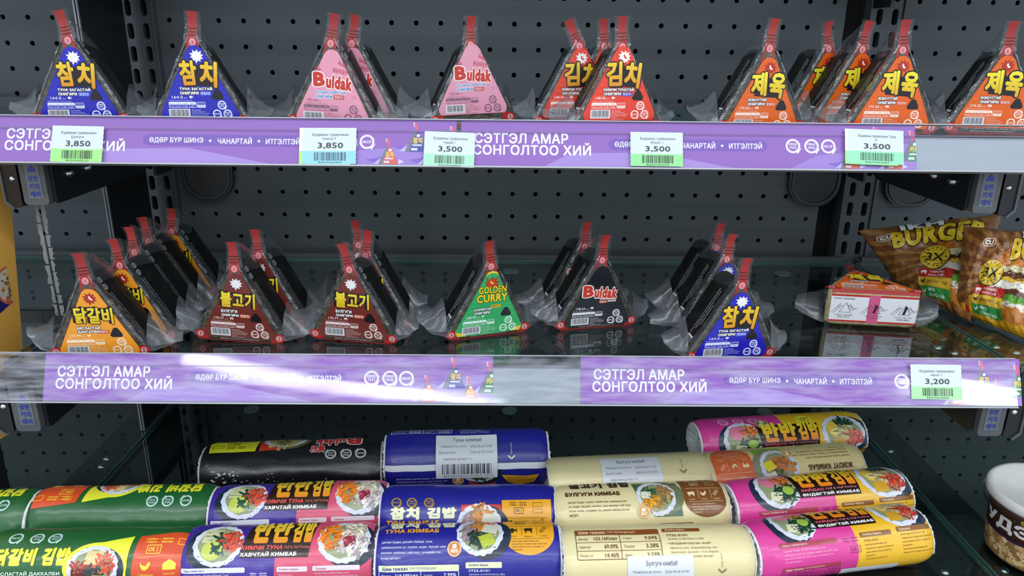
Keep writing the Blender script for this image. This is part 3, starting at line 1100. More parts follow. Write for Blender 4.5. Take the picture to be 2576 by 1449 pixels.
def label_art(f):
    A = Art()
    out = rtri([(-56, -2), (56, -2), (2, 107)], [9, 9, 12], 8)
    out = [(max(-50, min(50, u)), max(0, v)) for u, v in out]
    A.poly(out, f['bg'], 0)
    # sun rays behind the picture
    rd = random.Random(5)
    for k in range(26):
        a_ = 2 * PI * k / 26
        x1, y1 = 3 + 21 * math.cos(a_), 45 + 21 * math.sin(a_)
        for q in range(60, 20, -1):
            x2, y2 = 3 + q * math.cos(a_), 45 + q * math.sin(a_)
            if 1.5 < y2 < 93 and abs(x2 - 2 * y2 / 107) < (50 * (1 - y2 / 104)):
                break
        if q > 24:
            n = Vector((-math.sin(a_), math.cos(a_))) * .55
            A.poly([(x1, y1), (x2 - n.x, y2 - n.y), (x2 + n.x, y2 + n.y)], f['rays'], .4)
    if f is FLAVOURS['curry']:
        for a_, b_, c_ in (((-50, 8), (-47, 1), (-33, 0)), ((50, 8), (47, 1), (33, 0))):
            A.poly([a_, b_, c_, ((a_[0] + c_[0]) / 2 + (4 if a_[0] < 0 else -4), 4.4)], '#f0d028', .6)
        A.poly([(-8, 88), (-5, 93.5), (2, 95.8), (9, 93.5), (12, 88), (8, 91.4), (2, 92.6), (-4, 91.4)], '#f0d028', .6)
        A.text('GOLDEN', -17, 62.5, 24, 73, col='#f2d424', layer=3, bold=.03, outline=.05, oc='#16241a')
        A.text('CURRY', -20, 49, 26, 61.5, col='#f2d424', layer=3, bold=.045, outline=.05, oc='#16241a')
        A.poly(burst(2, 77, 13, 9, .58, 8), '#20301e', 1)
        A.poly(burst(2, 77, 12, 9, .58, 8), f['b'], 1.2)
        A.poly([(-1, 80), (.5, 81.5), (2.2, 79), (5.5, 76.8), (3, 76.2), (.5, 77)], f['chili'], 2)
        A.rect(2, 40, 17, 44.4, f['tag'], 1.5, r_=1)
        A.text('MEDIUM HOT', 3, 41.2, 16, 43.4, col='#2a2410', layer=2.2, bold=.02, res=1)
    elif f.get('bul'):
        sh = 0 if f['bul'] == 1 else -1
        A.text('B', -25, 46, -8.5, 64.5, col='#c9382a', layer=3, bold=.06, outline=.055, oc='#fbf3ee')
        A.text('uldak', -8, 46 - 1.5, 27.5, 62, col='#c9382a', layer=3, bold=.06, outline=.06, oc='#fbf3ee', rot=R(-5))
        if f['bul'] == 1:
            A.text('불닭볶음면', 2, 65, 22, 71, col='#c8505a', layer=2, bold=.02, rot=R(-10))
            for k in range(5):
                A.poly([(-22 + k * 1.7, 66), (-21.2 + k * 1.7, 70 + (k % 2) * 2), (-20.4 + k * 1.7, 66)], '#c8404a', 1.5)
                A.poly([(10 + k * 2, 75 - k), (10.9 + k * 2, 80 - k + (k % 2) * 2), (11.8 + k * 2, 75 - k)], '#c8404a', 1.5)
            for k in range(10):
                x, y = rd.uniform(-34, 34), rd.uniform(6, 44)
                A.poly(circ(x, y, rd.uniform(1.5, 3), n=10), '#dd8ea6', .5)
        else:
            A.text('ХАЛУУН НОГООТОЙ', 2, 41, 27, 43.5, col='#c8543a', layer=2.5, bold=.02, outline=.1, oc='#f4ece8')
            A.rect(1, 35.5, 13, 39.8, f['tag'], 2, r_=1)
            A.text('맛있다!', 2.4, 36.2, 11.8, 39.1, col='#f6e6e0', layer=2.6, bold=.02)
            A.text('ОНИГИРИ', 14, 37, 27, 39.6, col='#c8543a', layer=2.5, bold=.02, outline=.1, oc='#f4ece8')
    else:
        bx = 3.5 if len(f['ko']) == 2 else 1
        A.poly(burst(bx, 79.5, 9.8, 10, .62, 3), '#1a1418' if f['b'][1] < 'c' else '#d8d4d8', 1)
        A.poly(burst(bx, 79.5, 9.2, 10, .62, 3), f['b'], 1.2)
        if f.get('chili'):
            A.poly([(bx - 1.6, 82), (bx, 83.4), (bx + 1.2, 80.4), (bx + 4, 77.6), (bx + 1.2, 77.2), (bx - .8, 79)], f['chili'], 2)
        h_ = f.get('hang', '#f0b428')
        g_ = grad(44, 74, '#dd8f16', '#f2cf2e') if 'hang' not in f else grad(44, 74, '#dcae14', '#f6e838')
        if len(f['ko']) == 2:
            # bold display lettering, second syllable set a little lower and turned
            A.poly([(-15, 44), (24, 41), (22, 66), (-12, 68)], '#181014', 1.6)
            A.text(f['ko'][0], -20, 43, 2, 74, col=g_, layer=4, bold=.042, outline=.055, oc='#181014', drop=(1.6, -1.2), rot=R(2))
            A.text(f['ko'][1], 3.5, 42, 26, 74.5, col=g_, layer=4, bold=.042, outline=.055, oc='#181014', drop=(-1.8, -.6), rot=R(-5))
        else:
            A.text(f['ko'], -23, 45.5, 25, 68.5, col=g_, layer=4, bold=.036, outline=.05, oc='#181014', drop=(-3.2, 1.0), rot=R(-2))
    if not f.get('bul') == 2:
        oc, c_ = f.get('suboc', '#141014'), f.get('sub', '#f8f6f4')
        y0 = 37.2
        x1 = -23 + 42 * min(1, len(f['s1']) / 13)
        A.text(f['s1'], -23, y0, x1, y0 + 4.4, col=c_, layer=3, bold=.05, outline=.14, oc=oc)
        A.text(f['s2'], -23, y0 - 5.6, -23 + 24 * len(f['s2']) / 7, y0 - 1.6, col=c_, layer=3, bold=.05, outline=.14, oc=oc)
        if f is not FLAVOURS['curry']:
            A.rect(2.5, y0 - 6.4, 17, y0 - 1.4, f['tag'], 2, r_=1)
            A.text('맛있다!', 4, y0 - 5.6, 15.6, y0 - 2.1, col='#f0f0fa', layer=2.6, bold=.015)
    if not f.get('bul'):
        # plain black rice-triangle emblem
        A.poly(rtri([(15, 25.5), (35, 25.5), (25, 43)], [3, 3, 4], 5), '#16121a', 2)
    ink = f['ink']
    A.text(f['kc'], -34, 26.6, -20, 30.2, col=ink, layer=2, bold=.01)
    A.text('кКал', -18.8, 26.8, -14.4, 28.2, col=ink, layer=2, res=1)
    if f['icon']:
        icon(A, f['icon'], -12, 26.2, 5, ink)
    A.text('Тэжээллэг чанар /100г бүтээгдэхүүнд/', -38.5, 23.6, -8, 25, col=ink, layer=2, res=1)
    A.frame(-39, 15, -4, 22.6, .5, ink, 2, 1.4)
    A.rect(-38.6, 19, -4.4, 22.2, ink if f['bg'] not in ('#e39ab0',) else '#7d5468', 1.8)
    for k, q in enumerate(('Нүүрс ус', 'Уураг', 'Тослог', 'Давс')):
        A.text(q, -37.6 + k * 8.6, 20.1, -31.6 + k * 8.6, 21.3, col=f['box'] if f['bg'] != '#e39ab0' else '#f0d0da', layer=2.2, res=1)
        A.text(('24.63г', '6.53г', '2.84г', '0.85г')[k], -37.6 + k * 8.6, 16.2, -31.8 + k * 8.6, 18, col=ink, layer=2.2, bold=.01, res=1)
        if k:
            A.rect(-39.1 + k * 8.75, 15.2, -38.8 + k * 8.75, 19, ink, 2.1)
    A.frame(-3, 15.2, 8, 22.4, .5, ink, 2, 1.4)
    A.rect(-2.6, 15.6, 7.6, 18.8, ink, 1.8)
    A.text('120±5г', -1.6, 16.2, 6.6, 18, col=f['box'], layer=2.2, bold=.01, res=1)
    A.text('Цэвэр жин', -1.6, 19.8, 6.6, 21.2, col=ink, layer=2.2, res=1)
    A.rect(-40, 2.4, -12.6, 13.6, '#e9ebef', 1.6, r_=.8)
    A.bars(-38.6, 4.6, -14, 12.8, '#1a1a1e', 2, seed=3)
    A.text('8 652000 602337', -38, 2.8, -14.6, 4.2, col='#1a1a1e', layer=2, res=1)
    A.text('Орц найрлага:', -10.6, 11.4, 2, 12.8, col=ink, layer=2, bold=.02, res=1)
    A.lines(5, -10.6, 12, 9.2, 2.1, 1.3, ink, 2)
    for (x, y), (a_, b_) in zip(((29.4, 18.6), (22, 7.3), (35.8, 7.3)), (LOGO3[0], LOGO3[2], LOGO3[1])):
        A.logo(x, y, 5.6, ink, a_, b_)
    return A


# ---- shared meshes
def rice_body():
    """rounded triangular block of wrapped rice, slightly lumpy; returns shell (sides+back) and front face"""
    out = rtri([(-OW, 0), (OW, 0), (0, OH + .006)], [.007, .007, .010], 5)
    # resample edges so the surface can be lumpy
    pts = []
    for i in range(len(out)):
        a_, b_ = Vector(out[i]), Vector(out[(i + 1) % len(out)])
        n = max(1, int((b_ - a_).length / .009))
        pts += [a_.lerp(b_, k / n) for k in range(n)]
    c = Vector((0, .032))
    rings = [(.0, .975), (.0025, .995), (.010, 1.0), (.021, 1.012), (.032, 1.0), (.0395, .985), (.042, .955)]
    G = []
    for y, s_ in rings:
        G.append([])
        for p in pts:
            q = c + (p - c) * s_
            k = noise.noise(Vector((q.x * 90, y * 90, q.y * 90))) * .0009
            q = q + (q - c).normalized() * k
            G[-1].append((q.x, y, max(0, q.y)))
    for r_ in G:
        r_.append(r_[0])
    shell = MB().grid(G)
    n = len(shell.v)
    back = [(x * .6, OT + .0012, .032 + (z - .032) * .6) for x, y, z in G[-1][:-1]]
    m = len(back)
    o = len(shell.v) - (m + 1)
    shell.v += back + [(0, OT + .0018, .032)]
    shell.f += [(o + k, o + (k + 1), n + (k + 1) % m, n + k) for k in range(m)] + [(n + k, n + (k + 1) % m, n + m) for k in range(m)]
    face = MB()
    F0 = G[0][:-1]
    rows = [[Vector(p) for p in F0]]
    for s_, b_ in ((.985, -.0002), (.7, -.0004), (.35, -.0004)):
        rows.append([Vector((p[0] * s_, b_, .032 + (p[2] - .032) * s_)) for p in F0])
    for r_ in rows:
        r_.append(r_[0])
    face.grid(rows)
    k = len(face.v)
    face.v.append((0, -.0004, .032))
    o = 3 * (m + 1)
    face.f += [(o + q, o + q + 1, k) for q in range(m)]
    return shell, face


shell_mb, face_mb = rice_body()
ME_SHELL = shell_mb.mesh('seaweed_wrap', NORI, smooth=True)
ME_FACE = face_mb.mesh('front_face', NORIFACE, smooth=True)
ME_SHELL_RICE = shell_mb.mesh('rice_block', RICE, smooth=True)


def tape_profile():
    return [(-.0005, .066, .0056), (-.0005, .0735, .0060), (-.0004, .080, .0058), (.0006, .0868, .0050), (.0012, .091, .0045), (.0018, .0965, .0042), (.0010, .102, .0044), (-.0004, .1075, .0048)]


def make_tape():
    b = MB()
    P = tape_profile()
    b.grid([[(s_ * w_, y + (.0006 if s_ == 0 else 0), z) for s_ in (-1, 0, 1)] for y, z, w_ in P])
    return b.mesh('tear_tape', REDTAPE, smooth=True, fix=False)


ME_TAPE = make_tape()


def tape_print():
    A = Art()
    for z in (.0855, .0885, .0915):
        A.poly([(-.0052, z), (.0052, z + .0004), (.0052, z + .0012), (-.0052, z + .0008)], '#40100e', 0)
    A.poly(circ(0, .0795, .0036, n=18), '#d98a90', 0)
    A.text('1', 0, .0779, h=.0033, col='#8a1c1c', layer=1, bold=.02, anchor='c')
    P = tape_profile()

    def fn(u, v, h):
        for k in range(len(P) - 1):
            if P[k][1] <= v <= P[k + 1][1]:
                t = (v - P[k][1]) / (P[k + 1][1] - P[k][1])
                return Vector((u * .92, P[k][0] + t * (P[k + 1][0] - P[k][0]) - h, v))
        return Vector((u, 0, v))
    return A.mesh('tape_print', fn, base=.0002)


ME_TAPEPRINT = tape_print()


def corner_tag(num, side):
    A = Art()
    x = side * .0405
    P = [(x - side * .008, .0015), (x + side * .003, .0015), (x + side * .0065, .006), (x + side * .003, .0108), (x - side * .008, .0108)]
    A.poly(P, '#b81e1a', 0)
    A.rect(min(x - side * .0085, x - side * .0055), .0012, max(x - side * .0085, x - side * .0055), .011, '#a81814', .3)
    A.poly(circ(x, .0062, .0031, n=16), '#d9a4a8', 1)
    A.text(num, x - .0011, .0044, x + .0011, .008, col='#7a2020', layer=2, bold=.02)
    return A.mesh('corner_tag', lambda u, v, h: Vector((u, -.0008 - h, v)))


ME_TAG = [corner_tag('3', -1), corner_tag('2', 1)]


def side_print():
    """white fine print on the two sloping black sides and along the foot of the front"""
    A = Art()
    E = math.hypot(OW, OH + .006)
    A.frame(.008, .009, .021, .019, .0005, '#c8ccd2', 1, .001)
    A.rect(.0222, .009, .0246, .019, '#c8ccd2', 1)
    for k, q in enumerate(('1000w 30сек', '1700w 20сек')):
        A.text(q, .0092, .0150 - k * .004, .020, .0172 - k * .004, col='#c8ccd2', layer=1, res=1)
    for k, q in enumerate(('Дахин орчинд орсон түүхий эдээс шалтгаалан', 'харшилтай бол анхаарна уу! 0-5 насны', 'хүүхдэд тохиромжгүй')):
        x0 = .026 + k * .006
        A.text(q, x0, .0168 - k * .0034, x0 + .052 * len(q) / 42, .0186 - k * .0034, col='#d8dce0', layer=1, res=1)
    nL = Vector((-(OH + .006), 0, OW)).normalized()
    dL = Vector((OW, 0, OH + .006)).normalized()
    p0 = Vector((-OW, 0, 0))
    me1 = A.mesh('side_print', lambda u, v, h: p0 + dL * u + Vector((0, v, 0)) + nL * (h - .0002), base=.0009)
    B = Art()
    B.ring(.016, .010, .0022, .003, '#a8adb4', 1)
    B.ring(.024, .010, .0022, .003, '#a8adb4', 1)
    for x in (.016, .024):
        B.rect(x - .0014, .0094, x + .0014, .0106, '#a8adb4', 1)
    for k, q in enumerate(('Үйлдвэрлэсэн: Монгол улс, Улаанбаатар хот', 'Баянзүрх дүүрэг, 11-р хороо. Хонхор 22')):
        B.text(q, .031, .0105 - k * .0032, .086, .0123 - k * .0032, col='#b4b9c0', layer=1, res=1)
    nR = Vector((OH + .006, 0, OW)).normalized()
    dR = Vector((OW, 0, -(OH + .006))).normalized()
    p1 = Vector((0, 0, OH + .006))
    me2 = B.mesh('side_print', lambda u, v, h: p1 + dR * u + Vector((0, v, 0)) + nR * (h - .0002), base=.0009)
    C = Art()
    C.text('0-(+4)°C хэмтэй нөхцөлд 48 цаг хадгална', -.030, .0042, .030, .0058, col='#cfd2d4', layer=1, res=1)
    C.text('Шууд хэрэглэх бүтээгдэхүүн', -.020, .0016, .020, .0032, col='#cfd2d4', layer=1, res=1)
    me3 = C.mesh('foot_print', lambda u, v, h: Vector((u, -.0006 - h, v)))
    return me1, me2, me3


ME_SIDE = side_print()


def film_top(seed):
    """film gathered above the rice: a sloping tent to the back and the flat tab around the tape"""
    rd = random.Random(seed)
    b = MB()
    rows = []
    for k in range(7):
        t = k / 6
        y = .0032 + t * (OT + .006)
        ridge = .1085 - .030 * t ** 1.2 + rd.uniform(-.0012, .0012)
        foot = .076 - .010 * t
        w0 = .007 + .004 * math.sin(PI * t)
        r_ = []
        for q in range(9):
            s_ = (q - 4) / 4
            h = 1 - abs(s_)
            z = foot + (ridge - foot) * h ** .9
            x = (1 if s_ > 0 else -1) * (w0 * (1 - h) ** .8 + .0006) if s_ else 0
            r_.append((x + rd.uniform(-.0006, .0006), y + rd.uniform(-.0008, .0008) * (k > 0), z))
        rows.append(r_)
    b.grid(rows)
    # tab edges beside the tape
    P = tape_profile()
    for s_ in (-1, 1):
        b.grid([[(s_ * (w_ * .9), y, z), (s_ * (w_ + .0022 + rd.uniform(0, .0012)), y + .0008 + rd.uniform(-.0006, .0006), z + rd.uniform(-.0005, .001))] for y, z, w_ in P[2:]])
    return b.mesh('film_top', FILM, smooth=False, fix=False)


def film_fin(side, seed):
    """crimped wing of film sticking out at a lower corner"""
    rd = random.Random(seed)
    L = rd.uniform(.020, .030)
    lift = rd.uniform(.000, .016)
    rows = []
    for k in range(7):
        t = k / 6
        wd = .030 - .012 * t
        r_ = []
        for q in range(6):
            s_ = q / 5
            y = .002 + (OT - wd) / 2 * t + s_ * (OT - .002 - (OT - wd) * t)
            x = side * (OW - .005 + t * L)
            z = .003 + (.014 - .008 * t) * math.sin(PI * s_) + lift * t * t + rd.uniform(-.0012, .0012) * (t > 0)
            r_.append((x + rd.uniform(-.001, .001), y, max(.0006, z)))
        rows.append(r_)
    b = MB().grid(rows)
    # upper sheet: makes the wing a flattened pocket
    top = [[(x, y, z + (.022 * (1 - k / 6) ** 1.3) * math.sin(PI * (.1 + .8 * q / 5))) for q, (x, y, z) in enumerate(r_)] for k, r_ in enumerate(rows)]
    b.grid(top)
    return b.mesh('film_fin', FILMFIN, smooth=True, fix=False)


def film_edges(seed):
    """glinting film folds along the front edges and foot"""
    rd = random.Random(seed)
    b = MB()
    for s_ in (-1, 1):
        rows = []
        for k in range(15):
            t = .04 + .90 * k / 14
            x, z = s_ * OW * (1 - t), (OH + .006) * t
            o = rd.uniform(.0008, .0019)
            rows.append([(x * .965, -.0012 - rd.uniform(0, .0006), z * .985 + .001), (x + s_ * o, -.0004 + rd.uniform(-.0012, .0012), z + o * .5), (x + s_ * o * .6, .007 + rd.uniform(-.001, .002), z + o * .55)])
        b.grid(rows)
    return b.mesh('film_fold', FILMFOLD, smooth=False, fix=False)


ME_FILMTOP = [film_top(k) for k in range(5)]
ME_FIN = {(s_, k): film_fin(s_, 20 + k + (50 if s_ > 0 else 0)) for s_ in (-1, 1) for k in range(5)}
ME_EDGE = [film_edges(k) for k in range(4)]


def base_panel_mesh():
    A = Art()
    A.rect(-.041, .001, .041, .033, '#d8dade', 0)
    A.rect(-.041, .0005, .041, .0025, '#b3241f', 1)
    A.rect(-.041, .0312, .041, .0335, '#b3241f', 1)
    A.rect(-.0052, .0004, .0052, .0336, '#c8547e', 1.2)
    A.text('Нээх заавар.', -.0385, .0272, -.018, .0298, col='#33363c', layer=2, bold=.01)
    for k, (c_, q1, q2) in enumerate(((-.027, '1.Нээх хэсгийг', 'дээш татна.'), (.001, '2.Нөгөө талруу', 'нь эргүүлж хуулна.'), (.029, '3.Уутны хоёр талыг', 'татаж авна.'))):
        A.text(q1, c_ - .0085, .0078, c_ + .0085, .0098, col='#3a3d44', layer=2, res=1)
        A.text(q2, c_ - .006, .005, c_ + .006, .007, col='#3a3d44', layer=2, res=1)
        T = [(c_ - .005, .012), (c_ + .006, .012), (c_ + .001, .0235)]
        for i in range(3):
            A.line(*T[i], *T[(i + 1) % 3], .0004, '#33363c', 2)
        if k:
            A.poly([(c_ - .0015, .0125), (c_ + .001, .0125), (c_ + .003, .0215), (c_ + .0008, .0225)], '#24142c', 2.5)
        # line-drawn hands
        for s_ in (-1, 1):
            pts = [(c_ + s_ * .0125, .0115 + (s_ > 0) * .006), (c_ + s_ * .0085, .0165), (c_ + s_ * .0055, .0195), (c_ + s_ * .0028, .0205), (c_ + s_ * .0045, .0182), (c_ + s_ * .007, .0148), (c_ + s_ * .0105, .0105 + (s_ > 0) * .006)]
            for p, q in zip(pts, pts[1:]):
                A.line(*p, *q, .00032, '#33363c', 2)
            A.line(c_ + s_ * .0085, .0165, c_ + s_ * .0042, .0224, .0003, '#33363c', 2)
    me = A.mesh('base_panel', lambda u, v, h: Vector((u, .0385 - v, -.0006 - h)))
    B = MB()
    B.grid([[(x, y, z) for x in (-.041, .041)] for y, z in ((.003, -.0004), (-.0008, -.0002), (-.0012, .0012))])
    return me, B.mesh('base_strip', mat('red_white_strip', (.42, .035, .03), rough=.4, coat=.4), fix=False)


ME_BASE, ME_BASESTRIP = base_panel_mesh()
ME_LABEL, LABEL_PRINT = {}, {}
for nm, f in FLAVOURS.items():
    A = label_art(f)
    out = [(u, v) for u, v, l, c in A.v[:0]]
    sheet = rtri([(-56, -2), (56, -2), (2, 107)], [9, 9, 12], 8)
    sheet = [(max(-50, min(50, u)), max(0, v)) for u, v in sheet]
    ME_LABEL[nm] = MB().extrude(sheet, lambda u, v, h: (u * U_, -.0008 - h, lab_v(v)), 0, .00028).mesh('label', mat('label_' + nm, f['bg'], rough=.4, coat=.3, coat_rough=.15))
    LABEL_PRINT[nm] = A.mesh('label_print', lambda u, v, h: Vector((u * U_, -.00112 - h, lab_v(v))), step=.00006, base=.00003, m=FOILPRINT)
    NOP = 0

GROUP = 'film-wrapped rice triangles on the shelves'
CNT = [0]


def onigiri(nm, x, y, z, yaw, label, lean=0., roll=0., dz=0., lying=False, tabtilt=0., fins=True):
    k = CNT[0]
    CNT[0] += 1
    t = tag(empty('rice_triangle', (x, y, z)), label, 'rice triangle', GROUP)
    t.rotation_mode = 'YXZ'
    t.scale = (1.05, 1.05, 1.05)
    t.rotation_euler = (R(-lean), R(roll), R(yaw))
    if lying:
        t.rotation_euler = (R(-90), 0, R(yaw))
        t.scale = (1.16, 1, 1)
    put('rice_block' if lying else 'seaweed_wrap', ME_SHELL_RICE if lying else ME_SHELL, t)
    ff = put('front_face', ME_FACE, t)
    if lying:
        ff.data = face_mb.mesh('front_face', RICE, smooth=True)
    lb = put('label', ME_LABEL[nm], t)
    put('label_print', LABEL_PRINT[nm], lb)
    lb.location.z = dz
    tp = put('tear_tape', ME_TAPE, t)
    put('tape_print', ME_TAPEPRINT, tp)
    ft = put('film_top', ME_FILMTOP[k % 5], t)
    if lying:
        ft.location.y = -.0115
    if tabtilt:
        for o in (tp, ft):
            o.matrix_local = Matrix.Translation((0, 0, .079)) @ Matrix.Rotation(R(tabtilt), 4, 'Y') @ Matrix.Translation((0, 0, -.079))
    for m in ME_TAG:
        put('corner_tag', m, t)
    for m in ME_SIDE[:2]:
        put('side_print', m, t)
    put('foot_print', ME_SIDE[2], t)
    put('film_fold', ME_EDGE[k % 4], t)
    if fins:
        for s_ in (-1, 1):
            put('film_fin', ME_FIN[(s_, (k + (s_ > 0) * 2) % 5)], t)
    put('base_strip', ME_BASESTRIP, t)
    if lying:
        put('base_panel', ME_BASE, t)
    return t


E_ = .0006
T1 = [('tuna', -.444, .809, 6, 'blue 참치 tuna rice triangle at the left end of the upper shelf', dict(dz=-.002, tabtilt=-9)),
      ('tuna', -.3134, .797, 6, 'blue 참치 tuna rice triangle, second from the left on the upper shelf', dict(dz=.0009, tabtilt=5)),
      ('pink', -.1784, .800, -6, 'pink rice triangle with red lettering, in front of another pink one', dict(dz=-.0015, roll=2, tabtilt=9)),
      ('pink', -.163, .846, -8, 'pink rice triangle mostly hidden behind the front pink one', dict(tabtilt=10)),
      ('pink', -.0334, .846, 17, 'pink rice triangle standing alone, set back from the shelf edge', dict(dz=.0048, roll=-2, tabtilt=4)),
      ('kimchi', .119, .795, 10, 'red-orange 김치 kimchi tuna rice triangle at the front of its group', dict(dz=.0045, tabtilt=-2)),
      ('kimchi', .080, .838, 8, 'red-orange 김치 rice triangle half hidden at the left, its tab bent left', dict(dz=.002, tabtilt=-26)),
      ('kimchi', .112, .884, 6, 'red-orange 김치 rice triangle at the back, only its red tab showing', dict(tabtilt=-3)),
      ('jeyuk', .272, .806, 5, 'orange 제육 rice triangle standing alone, lower than its neighbours', dict(dz=-.0045, tabtilt=6)),
      ('jeyuk', .406, .799, -2, 'orange 제육 rice triangle in front of two others, beside the last price tag', dict(dz=-.0015, tabtilt=-2)),
      ('jeyuk', .384, .842, 6, 'orange 제육 rice triangle directly behind the front one, label mostly covered', dict(tabtilt=8)),
      ('jeyuk', .366, .886, 12, 'orange 제육 rice triangle rearmost of the three, showing its black side', dict(tabtilt=-8)),
      ('jeyuk', .5166, .8034, -8, 'orange 제육 rice triangle at the right edge of the picture', dict(tabtilt=2))]
for nm, x, y, yw, lb, kw in T1:
    onigiri(nm, x, y, ZT + E_, yw, lb, **kw)
T2 = [('dakgalbi', -.4090, .712, 5, 'light orange 닭갈비 rice triangle frontmost of the row at far left', dict(lean=-5, dz=-.004, tabtilt=-4)),
      ('dakgalbi', -.4000, .762, -3, 'light orange 닭갈비 rice triangle second from the front at far left', dict(lean=-3, tabtilt=-6)),
      ('dakgalbi', -.4090, .812, -1, 'light orange 닭갈비 rice triangle third from the front, its label hidden', dict(lean=-2, tabtilt=-4)),
      ('dakgalbi', -.4150, .860, 0, 'light orange 닭갈비 rice triangle fourth from the front, label seen as a strip', dict(lean=-2, tabtilt=-6)),
      ('dakgalbi', -.4080, .908, 0, 'light orange 닭갈비 rice triangle rearmost of the far left row', dict(lean=-2, tabtilt=6)),
      ('bulgogi', -.2824, .7554, -3, 'maroon 불고기 rice triangle beside the orange row', dict(lean=-4, dz=-.002, roll=3, tabtilt=-2)),
      ('bulgogi', -.2690, .800, -6, 'maroon 불고기 rice triangle directly behind the left maroon one', dict(tabtilt=-4)),
      ('bulgogi', -.1606, .7573, -7, 'maroon 불고기 rice triangle with a crumpled clear tab, third column from the left', dict(lean=-5, dz=-.002, roll=1.5, tabtilt=-14)),
      ('bulgogi', -.1520, .802, -7, 'maroon 불고기 rice triangle behind the crumpled-tab one', dict(tabtilt=8)),
      ('bulgogi', -.1680, .848, -8, 'maroon 불고기 rice triangle rearmost of the three in its column', dict(tabtilt=-6)),
      ('curry', -.0158, .776, 20, 'green curry rice triangle with yellow corners and yellow lettering', dict(lean=-7, dz=-.003, tabtilt=-6)),
      ('black', .1071, .804, 13, 'black rice triangle with red lettering, standing in front of another', dict(lean=-7, dz=-.003, tabtilt=4)),
      ('black', .0950, .852, 14, 'black rice triangle at the back, mostly hidden by the front black one', dict(lean=-2, tabtilt=4)),
      ('tuna', .2361, .7149, 8, 'blue 참치 tuna rice triangle frontmost of three on the middle shelf', dict(lean=-6, dz=-.003, tabtilt=3)),
      ('tuna', .2480, .802, 10, 'blue tuna rice triangle between two others on the middle shelf', dict(lean=-2, tabtilt=8)),
      ('tuna', .2500, .852, 12, 'blue tuna rice triangle rearmost of three on the middle shelf', dict(lean=-2, tabtilt=6))]
for nm, x, y, yw, lb, kw in T2:
    onigiri(nm, x, y, ZM + E_, yw, lb, **kw)
pl = at_z(2080, 820, ZM), at_z(2298, 832, ZM)
mid = (pl[0] + pl[1]) / 2
onigiri('jeyuk', mid.x, mid.y, ZM + .042 + .003, math.degrees(math.atan2(pl[1].y - pl[0].y, pl[1].x - pl[0].x)),
        'pale film-wrapped rice triangle lying flat beside the burger bags, white instruction panel facing out', lying=True)

# ================================================================== kimbap rolls on the lowest shelf
RL = 195.                         # roll length (mm), art is laid out in mm: u along the roll, v around it
FACE0 = R(36)                     # v = 0 is the line of the roll that faces up and forward


